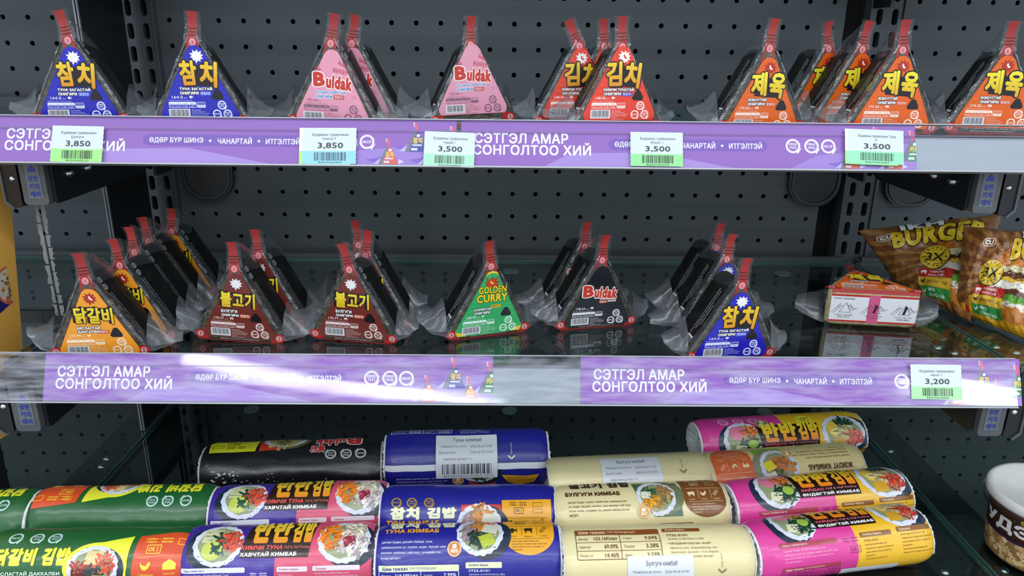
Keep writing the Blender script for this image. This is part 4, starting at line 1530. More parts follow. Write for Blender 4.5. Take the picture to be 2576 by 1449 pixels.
class Roll:
    def __init__(s, name, pa, pb, base, label, art, a=.034, b=.0295, dv=0., flip=False, seed=1, zc=None, ends='#d8d8da', wrinkle=1., du=0.):
        zc = zc if zc is not None else b - .0005
        A_, B_ = at_z(*pa, ZB + zc), at_z(*pb, ZB + zc)
        c = (A_ + B_) / 2
        L = (B_ - A_).length
        yaw = math.atan2(B_.y - A_.y, B_.x - A_.x)
        t = tag(empty('kimbap_roll', (c.x, c.y, ZB), yaw), label, 'kimbap roll', 'kimbap rolls lying in rows on the lowest shelf')
        s.t = t
        rm = (a + b) / 2 * 1000
        k = L * 1000 / RL

        def S(u, v, h):
            ph = FACE0 + v / rm
            uu = u / (RL / 2)
            taper = 1 - .10 * max(0, (abs(uu) - .86) / .14) ** 2
            n1 = noise.noise(Vector((u * .02 + seed * 7, math.cos(ph) * 1.6, math.sin(ph) * 1.6 + seed)))
            n2 = noise.noise(Vector((u * .07 + seed * 3, math.cos(ph) * 3.5 + 5, math.sin(ph) * 3.5)))
            w_ = (1 + .035 * n1 * wrinkle + .009 * n2 * wrinkle) * taper
            cy, cz = -a * math.cos(ph) * w_, b * math.sin(ph) * w_
            nn = Vector((0, -math.cos(ph) / a, math.sin(ph) / b)).normalized()
            return Vector((u * k / 1000, cy, zc + max(cz, -zc + .0004))) + nn * h
        s.S = S
        nu, nv = 60, 64
        V0 = -PI * rm
        circ_len = 2 * PI * rm
        mb = MB()
        G = [[S(-RL / 2 + RL * i / nu, V0 + circ_len * j / nv, 0) for j in range(nv + 1)] for i in range(nu + 1)]
        mb.grid(G)
        mb.build('wrapper', mat('wrapper_' + base, base, rough=.36, coat=.35, coat_rough=.18, coat_bump=.5, coat_bump_scale=45), t, smooth=True)
        # gathered ends
        for sd in (-1, 1):
            e = MB()
            rd = random.Random(seed * 3 + sd)
            ring = [Vector(p) for p in G[0 if sd < 0 else -1][:-1]]
            cc = Vector((sd * L / 2, 0, zc))
            rows = [ring]
            for q, dx in ((.8, .002), (.5, -.003), (.2, -.004)):
                rows.append([cc + (p - cc) * q + Vector((sd * dx + rd.uniform(-.0012, .0012), rd.uniform(-.001, .001), 0)) for p in ring])
            for r_ in rows:
                r_.append(r_[0])
            e.grid(rows)
            m_, o_ = len(ring), 3 * (len(ring))
            k_ = len(e.v)
            e.v.append(tuple(cc + Vector((-sd * .004, 0, 0))))
            e.f += [(o_ + q, o_ + q + 1, k_) for q in range(m_ - 1)]
            e.build('end_fold', mat('end_' + ends, ends, rough=.45, coat=.3), t, smooth=True)
            # loose paper edge standing out at the end
            f = MB()
            rows = []
            for j in range(0, 25):
                v = -26 + 68 * j / 24
                p0, p1 = S(sd * RL / 2, v, .0003), S(sd * RL / 2, v, .0003)
                p1 = p1 + Vector((sd * (.0018 + .003 * abs(noise.noise(Vector((v * .2, seed, sd))))), .0006, -.001 * abs(noise.noise(Vector((v * .1, seed, 2))))))
                rows.append([p0, p1])
            f.grid(rows)
            f.build('paper_edge', mat('end_' + ends, ends), t, fix=False)
        A2 = art.transformed(du, dv, flip)
        lim = 78
        me = A2.mesh('wrapper_print', S, step=.00014, base=.0003, m=FOILPRINT, split=(5., 2.5), clip=(-RL / 2 + .3, RL / 2 - .3, -lim, lim))
        o = put('wrapper_print', me, t)


def slice_pic(A, x, y, rx, ry, fills, layer=2, side='#1c2a3c', off=(5, -3), seed=1):
    """printed photo of a cut kimbap slice: dark roll side, rice ring, fillings"""
    rd = random.Random(seed)
    A.poly(circ(x + off[0], y + off[1], rx * 1.02, ry * 1.04, 30), side, layer)
    for k in range(7):
        A.ring(x + off[0] * .9, y + off[1] * .9, rx * (1.0 - .004 * k), rx * (1.012 - .004 * k), '#31465e', layer + .05, 12, R(-70 + 12 * k if off[0] > 0 else 130 + 12 * k), R(-62 + 12 * k if off[0] > 0 else 138 + 12 * k), sy=ry / rx)
    n = 40
    A.poly([(x + rx * (1 + .035 * math.sin(k * 2.3 + seed)) * math.cos(2 * PI * k / n), y + ry * (1 + .035 * math.sin(k * 2.9)) * math.sin(2 * PI * k / n)) for k in range(n)], '#d5d9e6', layer + .2)
    for k in range(46):
        a_ = rd.uniform(0, 6.283)
        q = rd.uniform(.84, .99)
        A.poly(circ(x + q * rx * math.cos(a_), y + q * ry * math.sin(a_), rd.uniform(.5, 1.1), rd.uniform(.4, .8), 6, a_), rd.choice(('#b4bccf', '#eef0f6', '#c3c9da', '#8d97ad')), layer + .25 + .002 * k)
    A.poly([(x + rx * .80 * (1 + .05 * math.sin(k * 1.7 + seed)) * math.cos(2 * PI * k / 26), y + ry * .80 * (1 + .05 * math.sin(k * 2.1)) * math.sin(2 * PI * k / 26)) for k in range(26)], '#8f9a72', layer + .4)
    z = layer + .5
    for kind, fx, fy, fr, col in fills:
        cx, cy, r_ = x + fx * rx, y + fy * ry, fr * rx * (1.1 if kind == 'block' else 1.25)
        if kind == 'block':
            a_ = rd.uniform(-.4, .4)
            P = [(cx + r_ * (sx * math.cos(a_) - sy * math.sin(a_)), cy + r_ * .85 * (sx * math.sin(a_) + sy * math.cos(a_))) for sx, sy in ((-1, -1), (1, -.9), (.95, 1), (-1, .9))]
            A.poly(P, col, z)
        elif kind == 'disc':
            A.poly([(cx + r_ * (1 + .06 * math.sin(k * 2 + seed)) * math.cos(2 * PI * k / 20), cy + r_ * .9 * math.sin(2 * PI * k / 20)) for k in range(20)], col, z)
            for k in range(10):
                q, a_ = rd.uniform(0, .8) * r_, rd.uniform(0, 6.28)
                fk = rd.uniform(.82, 1.1)
                c2 = tuple(min(1, int(col[1 + 2 * i:3 + 2 * i], 16) / 255 * fk) for i in range(3))
                A.poly(circ(cx + q * math.cos(a_), cy + q * .8 * math.sin(a_), r_ * .16, r_ * .1, 6, a_), c2, z + .02 + .003 * k)
        else:
            # shreds: many short strips around the spot
            for k in range(44):
                q, a_ = r_ * rd.random() ** .6, rd.uniform(0, 6.28)
                px, py = cx + q * math.cos(a_), cy + q * .9 * math.sin(a_)
                t = rd.uniform(0, 3.14)
                l_, w_ = r_ * rd.uniform(.22, .42), r_ * rd.uniform(.06, .12)
                fk = rd.uniform(.62, 1.15)
                c2 = tuple(max(0, min(1, int(col[1 + 2 * i:3 + 2 * i], 16) / 255 * fk)) for i in range(3))
                dx, dy = math.cos(t), math.sin(t)
                A.poly([(px - dx * l_ - dy * w_, py - dy * l_ + dx * w_), (px + dx * l_ - dy * w_, py + dy * l_ + dx * w_), (px + dx * l_ + dy * w_, py + dy * l_ - dx * w_), (px - dx * l_ + dy * w_, py - dy * l_ - dx * w_)], c2, z + .004 * k)
        z += .2


def okbox(A, x, y, s_, col):
    A.frame(x, y, x + 11 * s_, y + 7 * s_, .6 * s_, col, 2, 1 * s_)
    A.text('OK', x + 1.4 * s_, y + 1.8 * s_, x + 6.6 * s_, y + 5.2 * s_, col=col, layer=2, bold=.03)
    A.rect(x + 8 * s_, y + 1.2 * s_, x + 8.5 * s_, y + 5.8 * s_, col, 2)


def times(A, x, y, w_, col, h=2.2):
    A.text('1000w - 30сек', x, y, x + w_, y + h, col=col, layer=2, bold=.03)
    A.text('1700w - 20сек', x, y - h * 1.5, x + w_, y - h * .5, col=col, layer=2, bold=.03)


def sticker(A, x0, y0, x1, y1, title, seed=1, bars_=True):
    """white production-date sticker"""
    H, W = y1 - y0, x1 - x0
    Y = lambda q: y0 + H * q
    X = lambda q: x0 + W * q
    A.rect(x0, y0, x1, y1, '#dadde2', 3, r_=1.5)
    A.text(title, X(.28), Y(.80), X(.75), Y(.91), col='#4a4d52', layer=4, bold=.006)
    A.text('Үйлдвэрлэсэн огноо:', X(.07), Y(.675), X(.50), Y(.74), col='#55585e', layer=4, res=1)
    A.text('2026-05-06 01:00', X(.56), Y(.68), X(.92), Y(.735), col='#4a4d52', layer=4, res=1)
    A.text('Дуусах огноо:', X(.05), Y(.54), X(.33), Y(.605), col='#55585e', layer=4, res=1)
    A.text('2026-05-07 11:00', X(.56), Y(.55), X(.92), Y(.605), col='#4a4d52', layer=4, res=1)
    A.text('Цувралын дугаар 1-4', X(.12), Y(.40), X(.57), Y(.47), col='#55585e', layer=4, res=1)
    if bars_:
        A.bars(X(.1), Y(.10), X(.92), Y(.33), '#1e2024', 4, seed=seed)
        A.text('8652000602276405 0711', X(.12), Y(.03), X(.92), Y(.085), col='#1e2024', layer=4, res=1)


def pull_arrow(A, x, y, col):
    A.line(x - 4, y + 3.5, x, y - .5, 1.7, col, 3)
    A.line(x + 4, y + 3.5, x, y - .5, 1.7, col, 3.05)
    A.text('Татах хэсэг', x + .8, y + 5, h=1.8, col=col, layer=3, rot=R(90), res=1)


def nutri(A, x0, y0, x1, y1, head, hc, ink, rows, hcol):
    H = y1 - y0
    A.rect(x0, y1 - H * .22, x1, y1, head, 1.5, r_=1.2)
    A.text('Шим тэжээл', x0 + 4, y1 - H * .175, x0 + (x1 - x0) * .36, y1 - H * .05, col=hc, layer=2, bold=.03)
    A.text('\\100г бүтээгдэхүүн\\', x0 + (x1 - x0) * .38, y1 - H * .175, x0 + (x1 - x0) * .72, y1 - H * .05, col=hc, layer=2, res=1)
    A.frame(x0, y0, x1, y1 - H * .2, .7, ink, 2, 2)
    xm = (x0 + x1) / 2 + 2
    A.rect(xm - .3, y0, xm + .3, y1 - H * .22, ink, 2)
    n = len(rows)
    hh = H * .78 / n
    for k, (a_, b_, c_, d_) in enumerate(rows):
        y = y1 - H * .22 - (k + 1) * hh
        if k < n - 1:
            A.rect(x0, y - .25, x1, y + .25, ink, 2)
        A.text(a_, x0 + 3, y + hh * .28, x0 + 3 + len(a_) * 1.7, y + hh * .62, col=ink, layer=2, res=1)
        A.text(b_, xm - 2.5 - len(b_) * 2.45, y + hh * .25, xm - 3, y + hh * .72, col=ink, layer=2, bold=.02)
        A.text(c_, xm + 3, y + hh * .28, xm + 3 + len(c_) * 1.9, y + hh * .62, col=ink, layer=2, res=1)
        A.text(d_, x1 - 3 - len(d_) * 2.6, y + hh * .25, x1 - 3, y + hh * .72, col=ink, layer=2, bold=.02)


def contact(A, x, y, ink):
    A.text('7733-0101', x, y - 3, x + 22, y - .4, col=ink, layer=2, bold=.02)
    A.text('WWW.CUMONGOL.MN', x + .5, y - 7, x + 38, y - 5, col=ink, layer=2, res=1)
    A.text('• ҮЙЛДВЭРЛЭСЭН ХАЯГ:', x - 2, y - 12, x + 46, y - 9.4, col=ink, layer=2, bold=.02, res=1)
    for k, q in enumerate(('Монгол улс, Улаанбаатар хот,', 'Баянзүрх дүүрэг, 11-р хороо.', 'Хонхор 22 "Сентрал фүүдс"')):
        A.text(q, x + 2, y - 16.6 - k * 4, x + 2 + len(q) * 1.75, y - 14.2 - k * 4, col=ink, layer=2, res=1)


# ---------------- designs
def art_green():
    A = Art()
    Y_, O_ = '#e8e83a', '#d8502a'
    for x, (a_, b_) in zip((-68, -48, -31), (LOGO3[2], LOGO3[1], LOGO3[0])):
        A.logo(x, 24, 6.4, '#b8d8ce', a_, b_)
    A.text('닭갈비', -80, -4, -41, 13, col=Y_, layer=2, bold=.07)
    A.text('김밥', -35, -4, -9, 13, col=Y_, layer=2, bold=.07)
    A.text('БЯСЛАГТАЙ ДАККАЛБИ', -78, -14, -16, -9, col='#d5e4da', layer=2, bold=.04)
    A.poly(circ(16, -6, 30, 24, 36), Y_, 1)
    A.poly([(14, 17), (46, 24), (45, -30), (30, -24)], Y_, 1.1)
    slice_pic(A, 14, -7, 24, 21, [('shred', -.35, -.2, .42, '#a83422'), ('block', 0, .45, .3, '#dcc88e'), ('shred', .4, .15, .36, '#e2502e'), ('shred', 0, -.3, .3, '#2c3d3c'), ('block', .25, -.62, .26, '#b8b44c')], 2, seed=3)
    A.poly([(52, 24), (100, 30), (100, -34), (60, -34), (50, -14)], O_, 1)
    times(A, 59, 19, 26, '#f6dc3c')
    okbox(A, 62, 5, 1.25, '#f6dc3c')
    A.frame(90, 14, 101, 21, .6, '#f6dc3c', 2, 1)
    A.line(54, 2, 98, 4, .4, '#f0b040', 2)
    icon(A, 'bird', 58, -12, 11, '#f6dc3c')
    A.poly([(80, -10), (92, -10), (92, -4), (86, 0), (80, -4)], '#f6dc3c', 2)
    A.text('Тахианы', 57, -16, 71, -13.6, col='#f6dc3c', layer=2, res=1)
    A.text('Бяслаг', 81, -15, 92, -12.8, col='#f6dc3c', layer=2, res=1)
    A.lines(2, 58, 96, -22, 3.4, 2, '#f6dc3c')
    return A


def art_kimchituna():
    A = Art()
    A.poly([(-98, -70), (-4, -70), (0, 0), (4, 70), (-98, 70)], '#3f2d92', 0)
    A.poly([(-4, -70), (98, -70), (98, 70), (4, 70), (0, 0)], '#d2506e', 0)
    rd = random.Random(1)
    for k in range(22):
        a_ = R(175 + k * 5.2)
        A.poly([(-16 + 10 * math.cos(a_), 2 + 8 * math.sin(a_)), (-16 + 62 * math.cos(a_), 2 + 42 * math.sin(a_)), (-16 + 62 * math.cos(a_ + .03), 2 + 42 * math.sin(a_ + .03))], '#6a55b8', .4)
    slice_pic(A, -60, 13, 25, 23, [('block', -.3, .35, .34, '#cfd0a0'), ('disc', -.2, -.3, .34, '#c2cc58'), ('shred', .15, .0, .36, '#2c5a44'), ('shred', .5, .1, .36, '#e0553c')], 2, off=(-6, -3), seed=4)
    slice_pic(A, 68, 15, 27, 24, [('shred', -.3, .2, .5, '#f08428'), ('shred', .35, -.2, .45, '#e6d8d8'), ('shred', .35, .45, .36, '#ece2c8'), ('shred', .2, -.05, .2, '#b03048')], 2, off=(7, -4), seed=5)
    A.poly([(-37, -2), (33, -2), (38, 44), (-28, 44)], '#2c1a14', 3)
    A.text('반반', -27, 12, 12, 47, col=grad(12, 40, '#e88a24', '#f4e040'), layer=4, bold=.06)
    A.text('김밥', 14, 12, 36, 44, col=grad(12, 40, '#e88a24', '#f4e040'), layer=4, bold=.06)
    A.text('КИМЧИ ТУНА', -36, 5.6, 6, 10, col='#ee5a50', layer=4, bold=.04, shear=.15)
    A.text('Half & Half Kimbap', 8, 5.4, 34, 9.2, col='#d8785a', layer=4, res=1)
    A.text('ХАВЧТАЙ КИМБАБ', -36.5, -.6, 21, 4, col='#f2f2f4', layer=4, bold=.045, shear=.15)
    A.rect(-94, -16, -30, -10.8, '#dfe0e8', 3.6, r_=1.2)
    A.text('Орц найрлага', -91, -14.8, -71, -12.4, col='#3f2d92', layer=4.2, bold=.02)
    A.lines(4, -91, -34, -19.5, 3.4, 2, '#d8d4f0')
    times(A, -25, -18, 17, '#e2dcf4', 1.7)
    okbox(A, -21, -31, .95, '#e2dcf4')
    A.rect(2, -16, 33, -10.8, '#e2d6dc', 3.6, r_=1.2)
    A.text('Холбоо барих', 4, -14.8, 24, -12.4, col='#b04060', layer=4.2, bold=.02)
    A.rect(38, -15.6, 86, -10.6, '#e2d6dc', 3.6, r_=1.2)
    A.text('Санамж', 41, -14.6, 52, -12.2, col='#b04060', layer=4.2, bold=.02)
    A.text('7733-0101', 4, -20.4, 17, -18.4, col='#f2d4dc', layer=3, res=1)
    A.lines(3, 4, 32, -24, 3.4, 2, '#f2d4dc')
    A.lines(5, 40, 84, -19.5, 3.4, 2, '#f2d4dc')
    return A


def art_hamegg():
    A = Art()
    A.poly([(-98, -75), (6, -75), (8, -5), (0, 30), (-2, 75), (-98, 75)], '#d63c92', 0)
    A.poly([(6, -75), (98, -75), (98, 75), (-2, 75), (0, 30), (8, -5)], '#e8b628', 0)
    for x, (a_, b_) in zip((-68, -50, -32), LOGO3):
        A.logo(x, 41, 6, '#f0a8d0', a_, b_)
    slice_pic(A, -50, 12, 24, 25, [('disc', -.25, .4, .36, '#e07a98'), ('shred', .35, .4, .34, '#ea7430'), ('shred', .25, -.3, .42, '#1e4a34'), ('block', -.2, -.45, .24, '#dcd8b4'), ('disc', .4, -.2, .2, '#9cbc48')], 2, off=(-6, -3), seed=6)
    slice_pic(A, 69, 15, 26, 26, [('disc', -.25, .2, .4, '#e8c048'), ('shred', .1, .5, .32, '#274a3a'), ('shred', .0, .0, .4, '#e2d096'), ('shred', .4, -.35, .36, '#e4503c'), ('block', -.25, -.5, .26, '#d0a02c')], 2, off=(8, -3), seed=7)
    A.poly(circ(-24, 34, 8, n=24), '#8a6a34', 4)
    A.ring(-24, 34, 6.6, 7.4, '#d8c890', 4.2)
    A.text('꽃', -27, 34, -21, 39, col='#efe8d8', layer=4.5, bold=.04)
    A.text('피다', -28.5, 29.4, -19.5, 33.6, col='#efe8d8', layer=4.5, bold=.04)
    A.poly([(-30, -3), (38, -4), (40, 31), (-33, 31)], '#23120e', 3)
    A.text('반반', -27, 8, 13, 35, col=grad(8, 35, '#ee7a22', '#f4e438'), layer=4.6, bold=.06)
    A.text('김밥', 15, 8, 39, 33, col=grad(8, 35, '#ee7a22', '#f4e438'), layer=4.6, bold=.06)
    A.poly([(18, 33), (36, 33), (36, 40), (38, 40), (27, 46), (16, 40), (18, 40)], '#e6e838', 4.8)
    A.text('2 АМТ', 20, 37.2, 34, 40.6, col='#b84020', layer=5.4, bold=.04)
    A.text('1 КИМБАБ', 20, 34.2, 34, 36.2, col='#4a3010', layer=5.4, bold=.02, res=1)
    A.text('ЗАЙДАС', -27, 3, -1, 6.8, col='#f05a78', layer=4, bold=.04)
    A.text('Half & Half Kimbap', 1, 3, 36, 6.4, col='#e08a96', layer=4, res=1)
    A.text('ӨНДӨГТЭЙ КИМБАБ', -27, -2.4, 37, 2, col='#f4f2f0', layer=4, bold=.045)
    A.rect(-78, -19, -14, -14, '#a83848', 3.6, r_=1)
    A.text('Орц найрлага', -75, -17.8, -48, -15.4, col='#f0c8d8', layer=4.2, bold=.02)
    A.lines(4, -75, -16, -23, 3.6, 2.1, '#f4b4d8')
    times(A, -8, -17, 18, '#9a2a68', 1.8)
    okbox(A, -1, -31, 1.05, '#8a2460')
    nutri(A, -78, -62, -12, -39, '#a83848', '#f4c8d8', '#8a2460', [('Илчлэг', '216.78Ккал', 'Уураг', '6.6%'), ('Чийглэг', '58.64%', 'Тослог', '8.73%'), ('Нүүрс ус', '24.71%', 'Давс', '1.12%')], '#fff')
    A.rect(13, -17, 49, -12, '#8a5a24', 3.6, r_=1)
    A.text('Холбоо барих:', 16, -15.8, 38, -13.2, col='#f0d8a0', layer=4.2, bold=.02)
    A.text('7733-0101', 16, -21.6, 32, -19.2, col='#7a5420', layer=3, bold=.01, res=1)
    A.lines(5, 16, 48, -25.6, 3.8, 2.1, '#7a5420')
    A.rect(56, -15.5, 96, -10.5, '#8a5a24', 3.6, r_=1)
    A.text('Санамж', 59, -14.3, 72, -11.9, col='#f0d8a0', layer=4.2, bold=.02)
    A.lines(6, 59, 95, -19.4, 3.8, 2.1, '#7a5420')
    A.rect(-10, -64, 56, -50, '#d8dade', 3, r_=1.5)
    A.text('Зайдас өндөгтэй кимбаб', 0, -60, 44, -57, col='#4a4d52', layer=4, res=1)
    return A


def badge(A, x, y, r_, c1='#c8802c', c2='#f0e4d0'):
    A.poly(circ(x, y, r_, n=28), c1, 5)
    A.ring(x, y, r_ * .84, r_ * .93, c2, 5.2)
    A.text('꽃', x - r_ * .36, y, x + r_ * .36, y + r_ * .6, col='#f6f2ea', layer=5.4, bold=.05)
    A.text('피다', x - r_ * .5, y - r_ * .56, x + r_ * .5, y - r_ * .06, col='#f6f2ea', layer=5.4, bold=.05)


def rounded_panel(A, x0, y0, x1, y1, col, ink, icons, words):
    w_ = x1 - x0
    n = 16
    pts = [(x1, y1), (x0, y1), (x0, y0 + w_ * .5)] + [(x0 + w_ / 2 - w_ / 2 * math.cos(PI * k / n), y0 + w_ * .40 - w_ * .40 * math.sin(PI * k / n)) for k in range(n + 1)]
    A.poly(pts, col, 1)
    H = y1 - y0
    yy = y0 + H * .62
    times(A, x0 + w_ * .16, yy + H * .30, w_ * .34, ink, H * .035)
    okbox(A, x0 + w_ * .24, yy + H * .08, w_ / 55, ink)
    A.frame(x0 + w_ * .62, yy + H * .22, x0 + w_ * .82, yy + H * .31, .4, ink, 2, .8)
    A.frame(x0 + w_ * .62, yy + H * .09, x0 + w_ * .82, yy + H * .18, .4, ink, 2, .8)
    A.line(x0 + w_ * .08, yy, x1 - w_ * .08, yy, .4, ink, 2)
    for k, (ic, wd) in enumerate(zip(icons, words)):
        icon(A, ic, x0 + w_ * (.10 + .30 * k), yy - H * .20, w_ * .17, ink)
        A.text(wd, x0 + w_ * (.11 + .30 * k), yy - H * .27, x0 + w_ * (.25 + .30 * k), yy - H * .235, col=ink, layer=2, res=1)
        if k:
            A.line(x0 + w_ * (.06 + .30 * k), yy - H * .24, x0 + w_ * (.06 + .30 * k), yy - H * .03, .35, ink, 2)
    A.line(x0 + w_ * .1, yy - H * .30, x1 - w_ * .1, yy - H * .30, .35, ink, 2)
    A.lines(4, x0 + w_ * .16, x1 - w_ * .16, yy - H * .37, H * .055, H * .034, ink)


NAVY_ROWS = [('Илчлэг', '319.58Ккал', 'Уураг', '7.99%'), ('Чийглэг', '42.67%', 'Тослог', '19.03%'), ('Нүүрс ус', '29.09%', 'Давс', '0.90%')]


def art_navy():
    A = Art()
    for x, (a_, b_) in zip((-80, -63, -44), (LOGO3[2], LOGO3[1], LOGO3[0])):
        A.logo(x, 22, 5.6, '#a88a3c', a_, b_)
    A.text('참치', -86, 3.5, -54, 17, col='#e6e8bc', layer=2, bold=.07)
    A.text('김밥', -46, 4.5, -13, 16.5, col='#e6e8bc', layer=2, bold=.07)
    A.text('ТУНА КИМБАБ', -90, -3.4, -32, 2.6, col='#eea52c', layer=2, bold=.05)
    A.rect(-8, -27, 36, 19, '#cf3a26', 1, r_=1)
    A.poly([(-8, -27), (-8, -8), (2, -27)], '#22228c', 1.2)
    slice_pic(A, 12, -4, 25, 24, [('shred', -.35, .1, .42, '#b49aa4'), ('shred', .1, .5, .38, '#e89038'), ('shred', .0, -.3, .4, '#2e4a3c'), ('block', .45, .25, .3, '#d6d4c0'), ('block', .3, -.35, .28, '#b8c23c')], 2, off=(8, -3), seed=8)
    A.lines(4, -92, -24, -15, 5.2, 2.9, '#dcdcf4')
    badge(A, -15, -21, 7.6)
    rounded_panel(A, 37, -28, 92, 24, '#e8a526', '#3a2c14', ('fish', 'pig', 'wheat'), ('Туна', 'Майонез', 'Үр тариа'))
    nutri(A, -94, -66, -10, -36, '#e4ecb8', '#22228c', '#e4e6f6', NAVY_ROWS, '#22228c')
    A.rect(-3, -40, 35, -34, '#e4ecb8', 1.5, r_=1)
    A.text('Холбоо барих:', 0, -38.6, 21, -35.6, col='#22228c', layer=2, bold=.03)
    contact(A, 0, -41, '#e4e6f6')
    return A


def art_navy_back():
    A = Art()
    nutri(A, -92, 34, -18, 62, '#e4ecb8', '#22228c', '#e4e6f6', NAVY_ROWS, '#22228c')
    A.lines(4, -8, 28, 43, 3.4, 2, '#e4e6f6', words=['7733-0101', '• Үйлдвэрлэсэн хаяг:', 'Монгол улс, Улаанбаатар хот,', 'Баянзүрх дүүрэг, 11-р хороо.'])
    pull_arrow(A, 53, -4, '#e6e8d0')
    A.lines(4, -84, -24, -28, 4.4, 2.6, '#cfd0ec')
    badge(A, -11, -31, 7)
    A.rect(2, -41, 34, -20, '#cf3a26', 1)
    slice_pic(A, 14, -18, 22, 16, [('shred', 0, 0, .5, '#2e4a3c'), ('block', .35, -.2, .28, '#b8c23c')], 2, seed=9)
    A.poly([(41, -24), (70, -26), (86, -24), (80, -36), (62, -41), (48, -34)], '#e8a526', 1)
    A.lines(3, 47, 80, -29, 3.6, 2, '#3a2c14')
    return A


CREAM_ROWS = [('Илчлэг', '153.16Ккал', 'Уураг', '9.04%'), ('Чийглэг', '69.09%', 'Тослог', '3.28%'), ('Нүүрс ус', '14.46%', 'Давс', '2.23%')]


def art_cream_front():
    A = Art()
    br = '#6e4a24'
    nutri(A, -86, 0, 2, 33, '#8a4a1e', '#f0dcb0', br, CREAM_ROWS, '#fff')
    A.rect(6, 28, 46, 33, '#8a4a1e', 1.5, r_=1)
    A.text('Холбоо барих:', 9, 29, 30, 31.8, col='#f0dcb0', layer=2, bold=.03)
    contact(A, 9, 25, br)
    sticker(A, -35, -52, 33, 3, 'Булгуги кимбаб', 4)
    pull_arrow(A, 62, -15, '#8a7c54')
    return A


def art_cream_mid():
    A = Art()
    br = '#6e4a24'
    A.text('불고기 김밥', -80, 32, -10, 46, col='#3c2a1a', layer=2, bold=.06)
    A.text('БУЛГУГИ КИМБАБ', -86, 20, -24, 25.6, col='#4a2c16', layer=2, bold=.05)
    A.lines(4, -84, -14, 11, 4.6, 2.8, br, words=['Цагаан будаа, лууван, үхрийн мах, цэвэршүүлсэн', 'ус, өндөг, бууцай, сонгино, шар манжин, сой соус,', 'элсэн чихэр, гүнждийн тос, далайн байцаа, бусад', 'амтлагч'])
    A.poly([(-8, 38), (43, 38), (43, -6), (12, -6), (-4, 8)], '#4a6648', 1)
    slice_pic(A, 16, 17, 22, 22, [('shred', .2, .1, .5, '#b48a50'), ('shred', -.3, -.35, .36, '#eaa02c'), ('shred', -.35, .3, .3, '#3e6a44'), ('block', -.5, .1, .22, '#e2e0c8')], 2, side='#6c7452', off=(9, 1), seed=10)
    badge(A, -1, 0, 7.2, '#cf9a34')
    rounded_panel(A, 47, -8, 95, 46, '#7e4c22', '#e6d2a8', ('pig', 'bird', 'wheat'), ('Үхрийн', 'Буурцаг', 'Цагаан'))
    A.rect(-84, -20, 12, -14, '#8a4a1e', 1.5, r_=1)
    A.text('Шим тэжээл \\100г бүтээгдэхүүн\\', -80, -19, -20, -15.6, col='#f0dcb0', layer=2, bold=.02)
    A.rect(16, -19, 54, -13.4, '#8a4a1e', 1.5, r_=1)
    A.text('Холбоо барих:', 19, -17.8, 40, -14.8, col='#f0dcb0', layer=2, bold=.02)
    return A


def art_cream_back():
    A = Art()
    sticker(A, -36, -22, 36, 30, 'Булгуги кимбаб', 6)
    pull_arrow(A, 62, 6, '#8a7c54')
    return A


def art_jeyuk():
    A = Art()
    A.text('ЖЭЮҮГ КИМБАБ', -80, 2, -22, 9, col='#5a3a1c', layer=2, bold=.05)
    A.lines(4, -80, -8, -8, 4.6, 2.8, '#8a6a3c')
    A.poly([(-4, 30), (40, 30), (40, -26), (6, -26), (-4, -10)], '#7ab83c', 1)
    slice_pic(A, 14, 2, 24, 24, [('shred', -.2, .0, .5, '#e0803c'), ('shred', .1, .4, .3, '#5a7038'), ('block', .5, -.1, .26, '#e8d22c'), ('block', .45, .45, .22, '#e6e2d0')], 2, side='#8c8a70', off=(9, 1), seed=11)
    badge(A, -2, -16, 6.8, '#cf9a34')
    rounded_panel(A, 46, -34, 95, 30, '#d8683a', '#f2d8a8', ('pig', 'bird', 'wheat'), ('Гахайн', 'Буурцаг', 'Цагаан'))
    return A


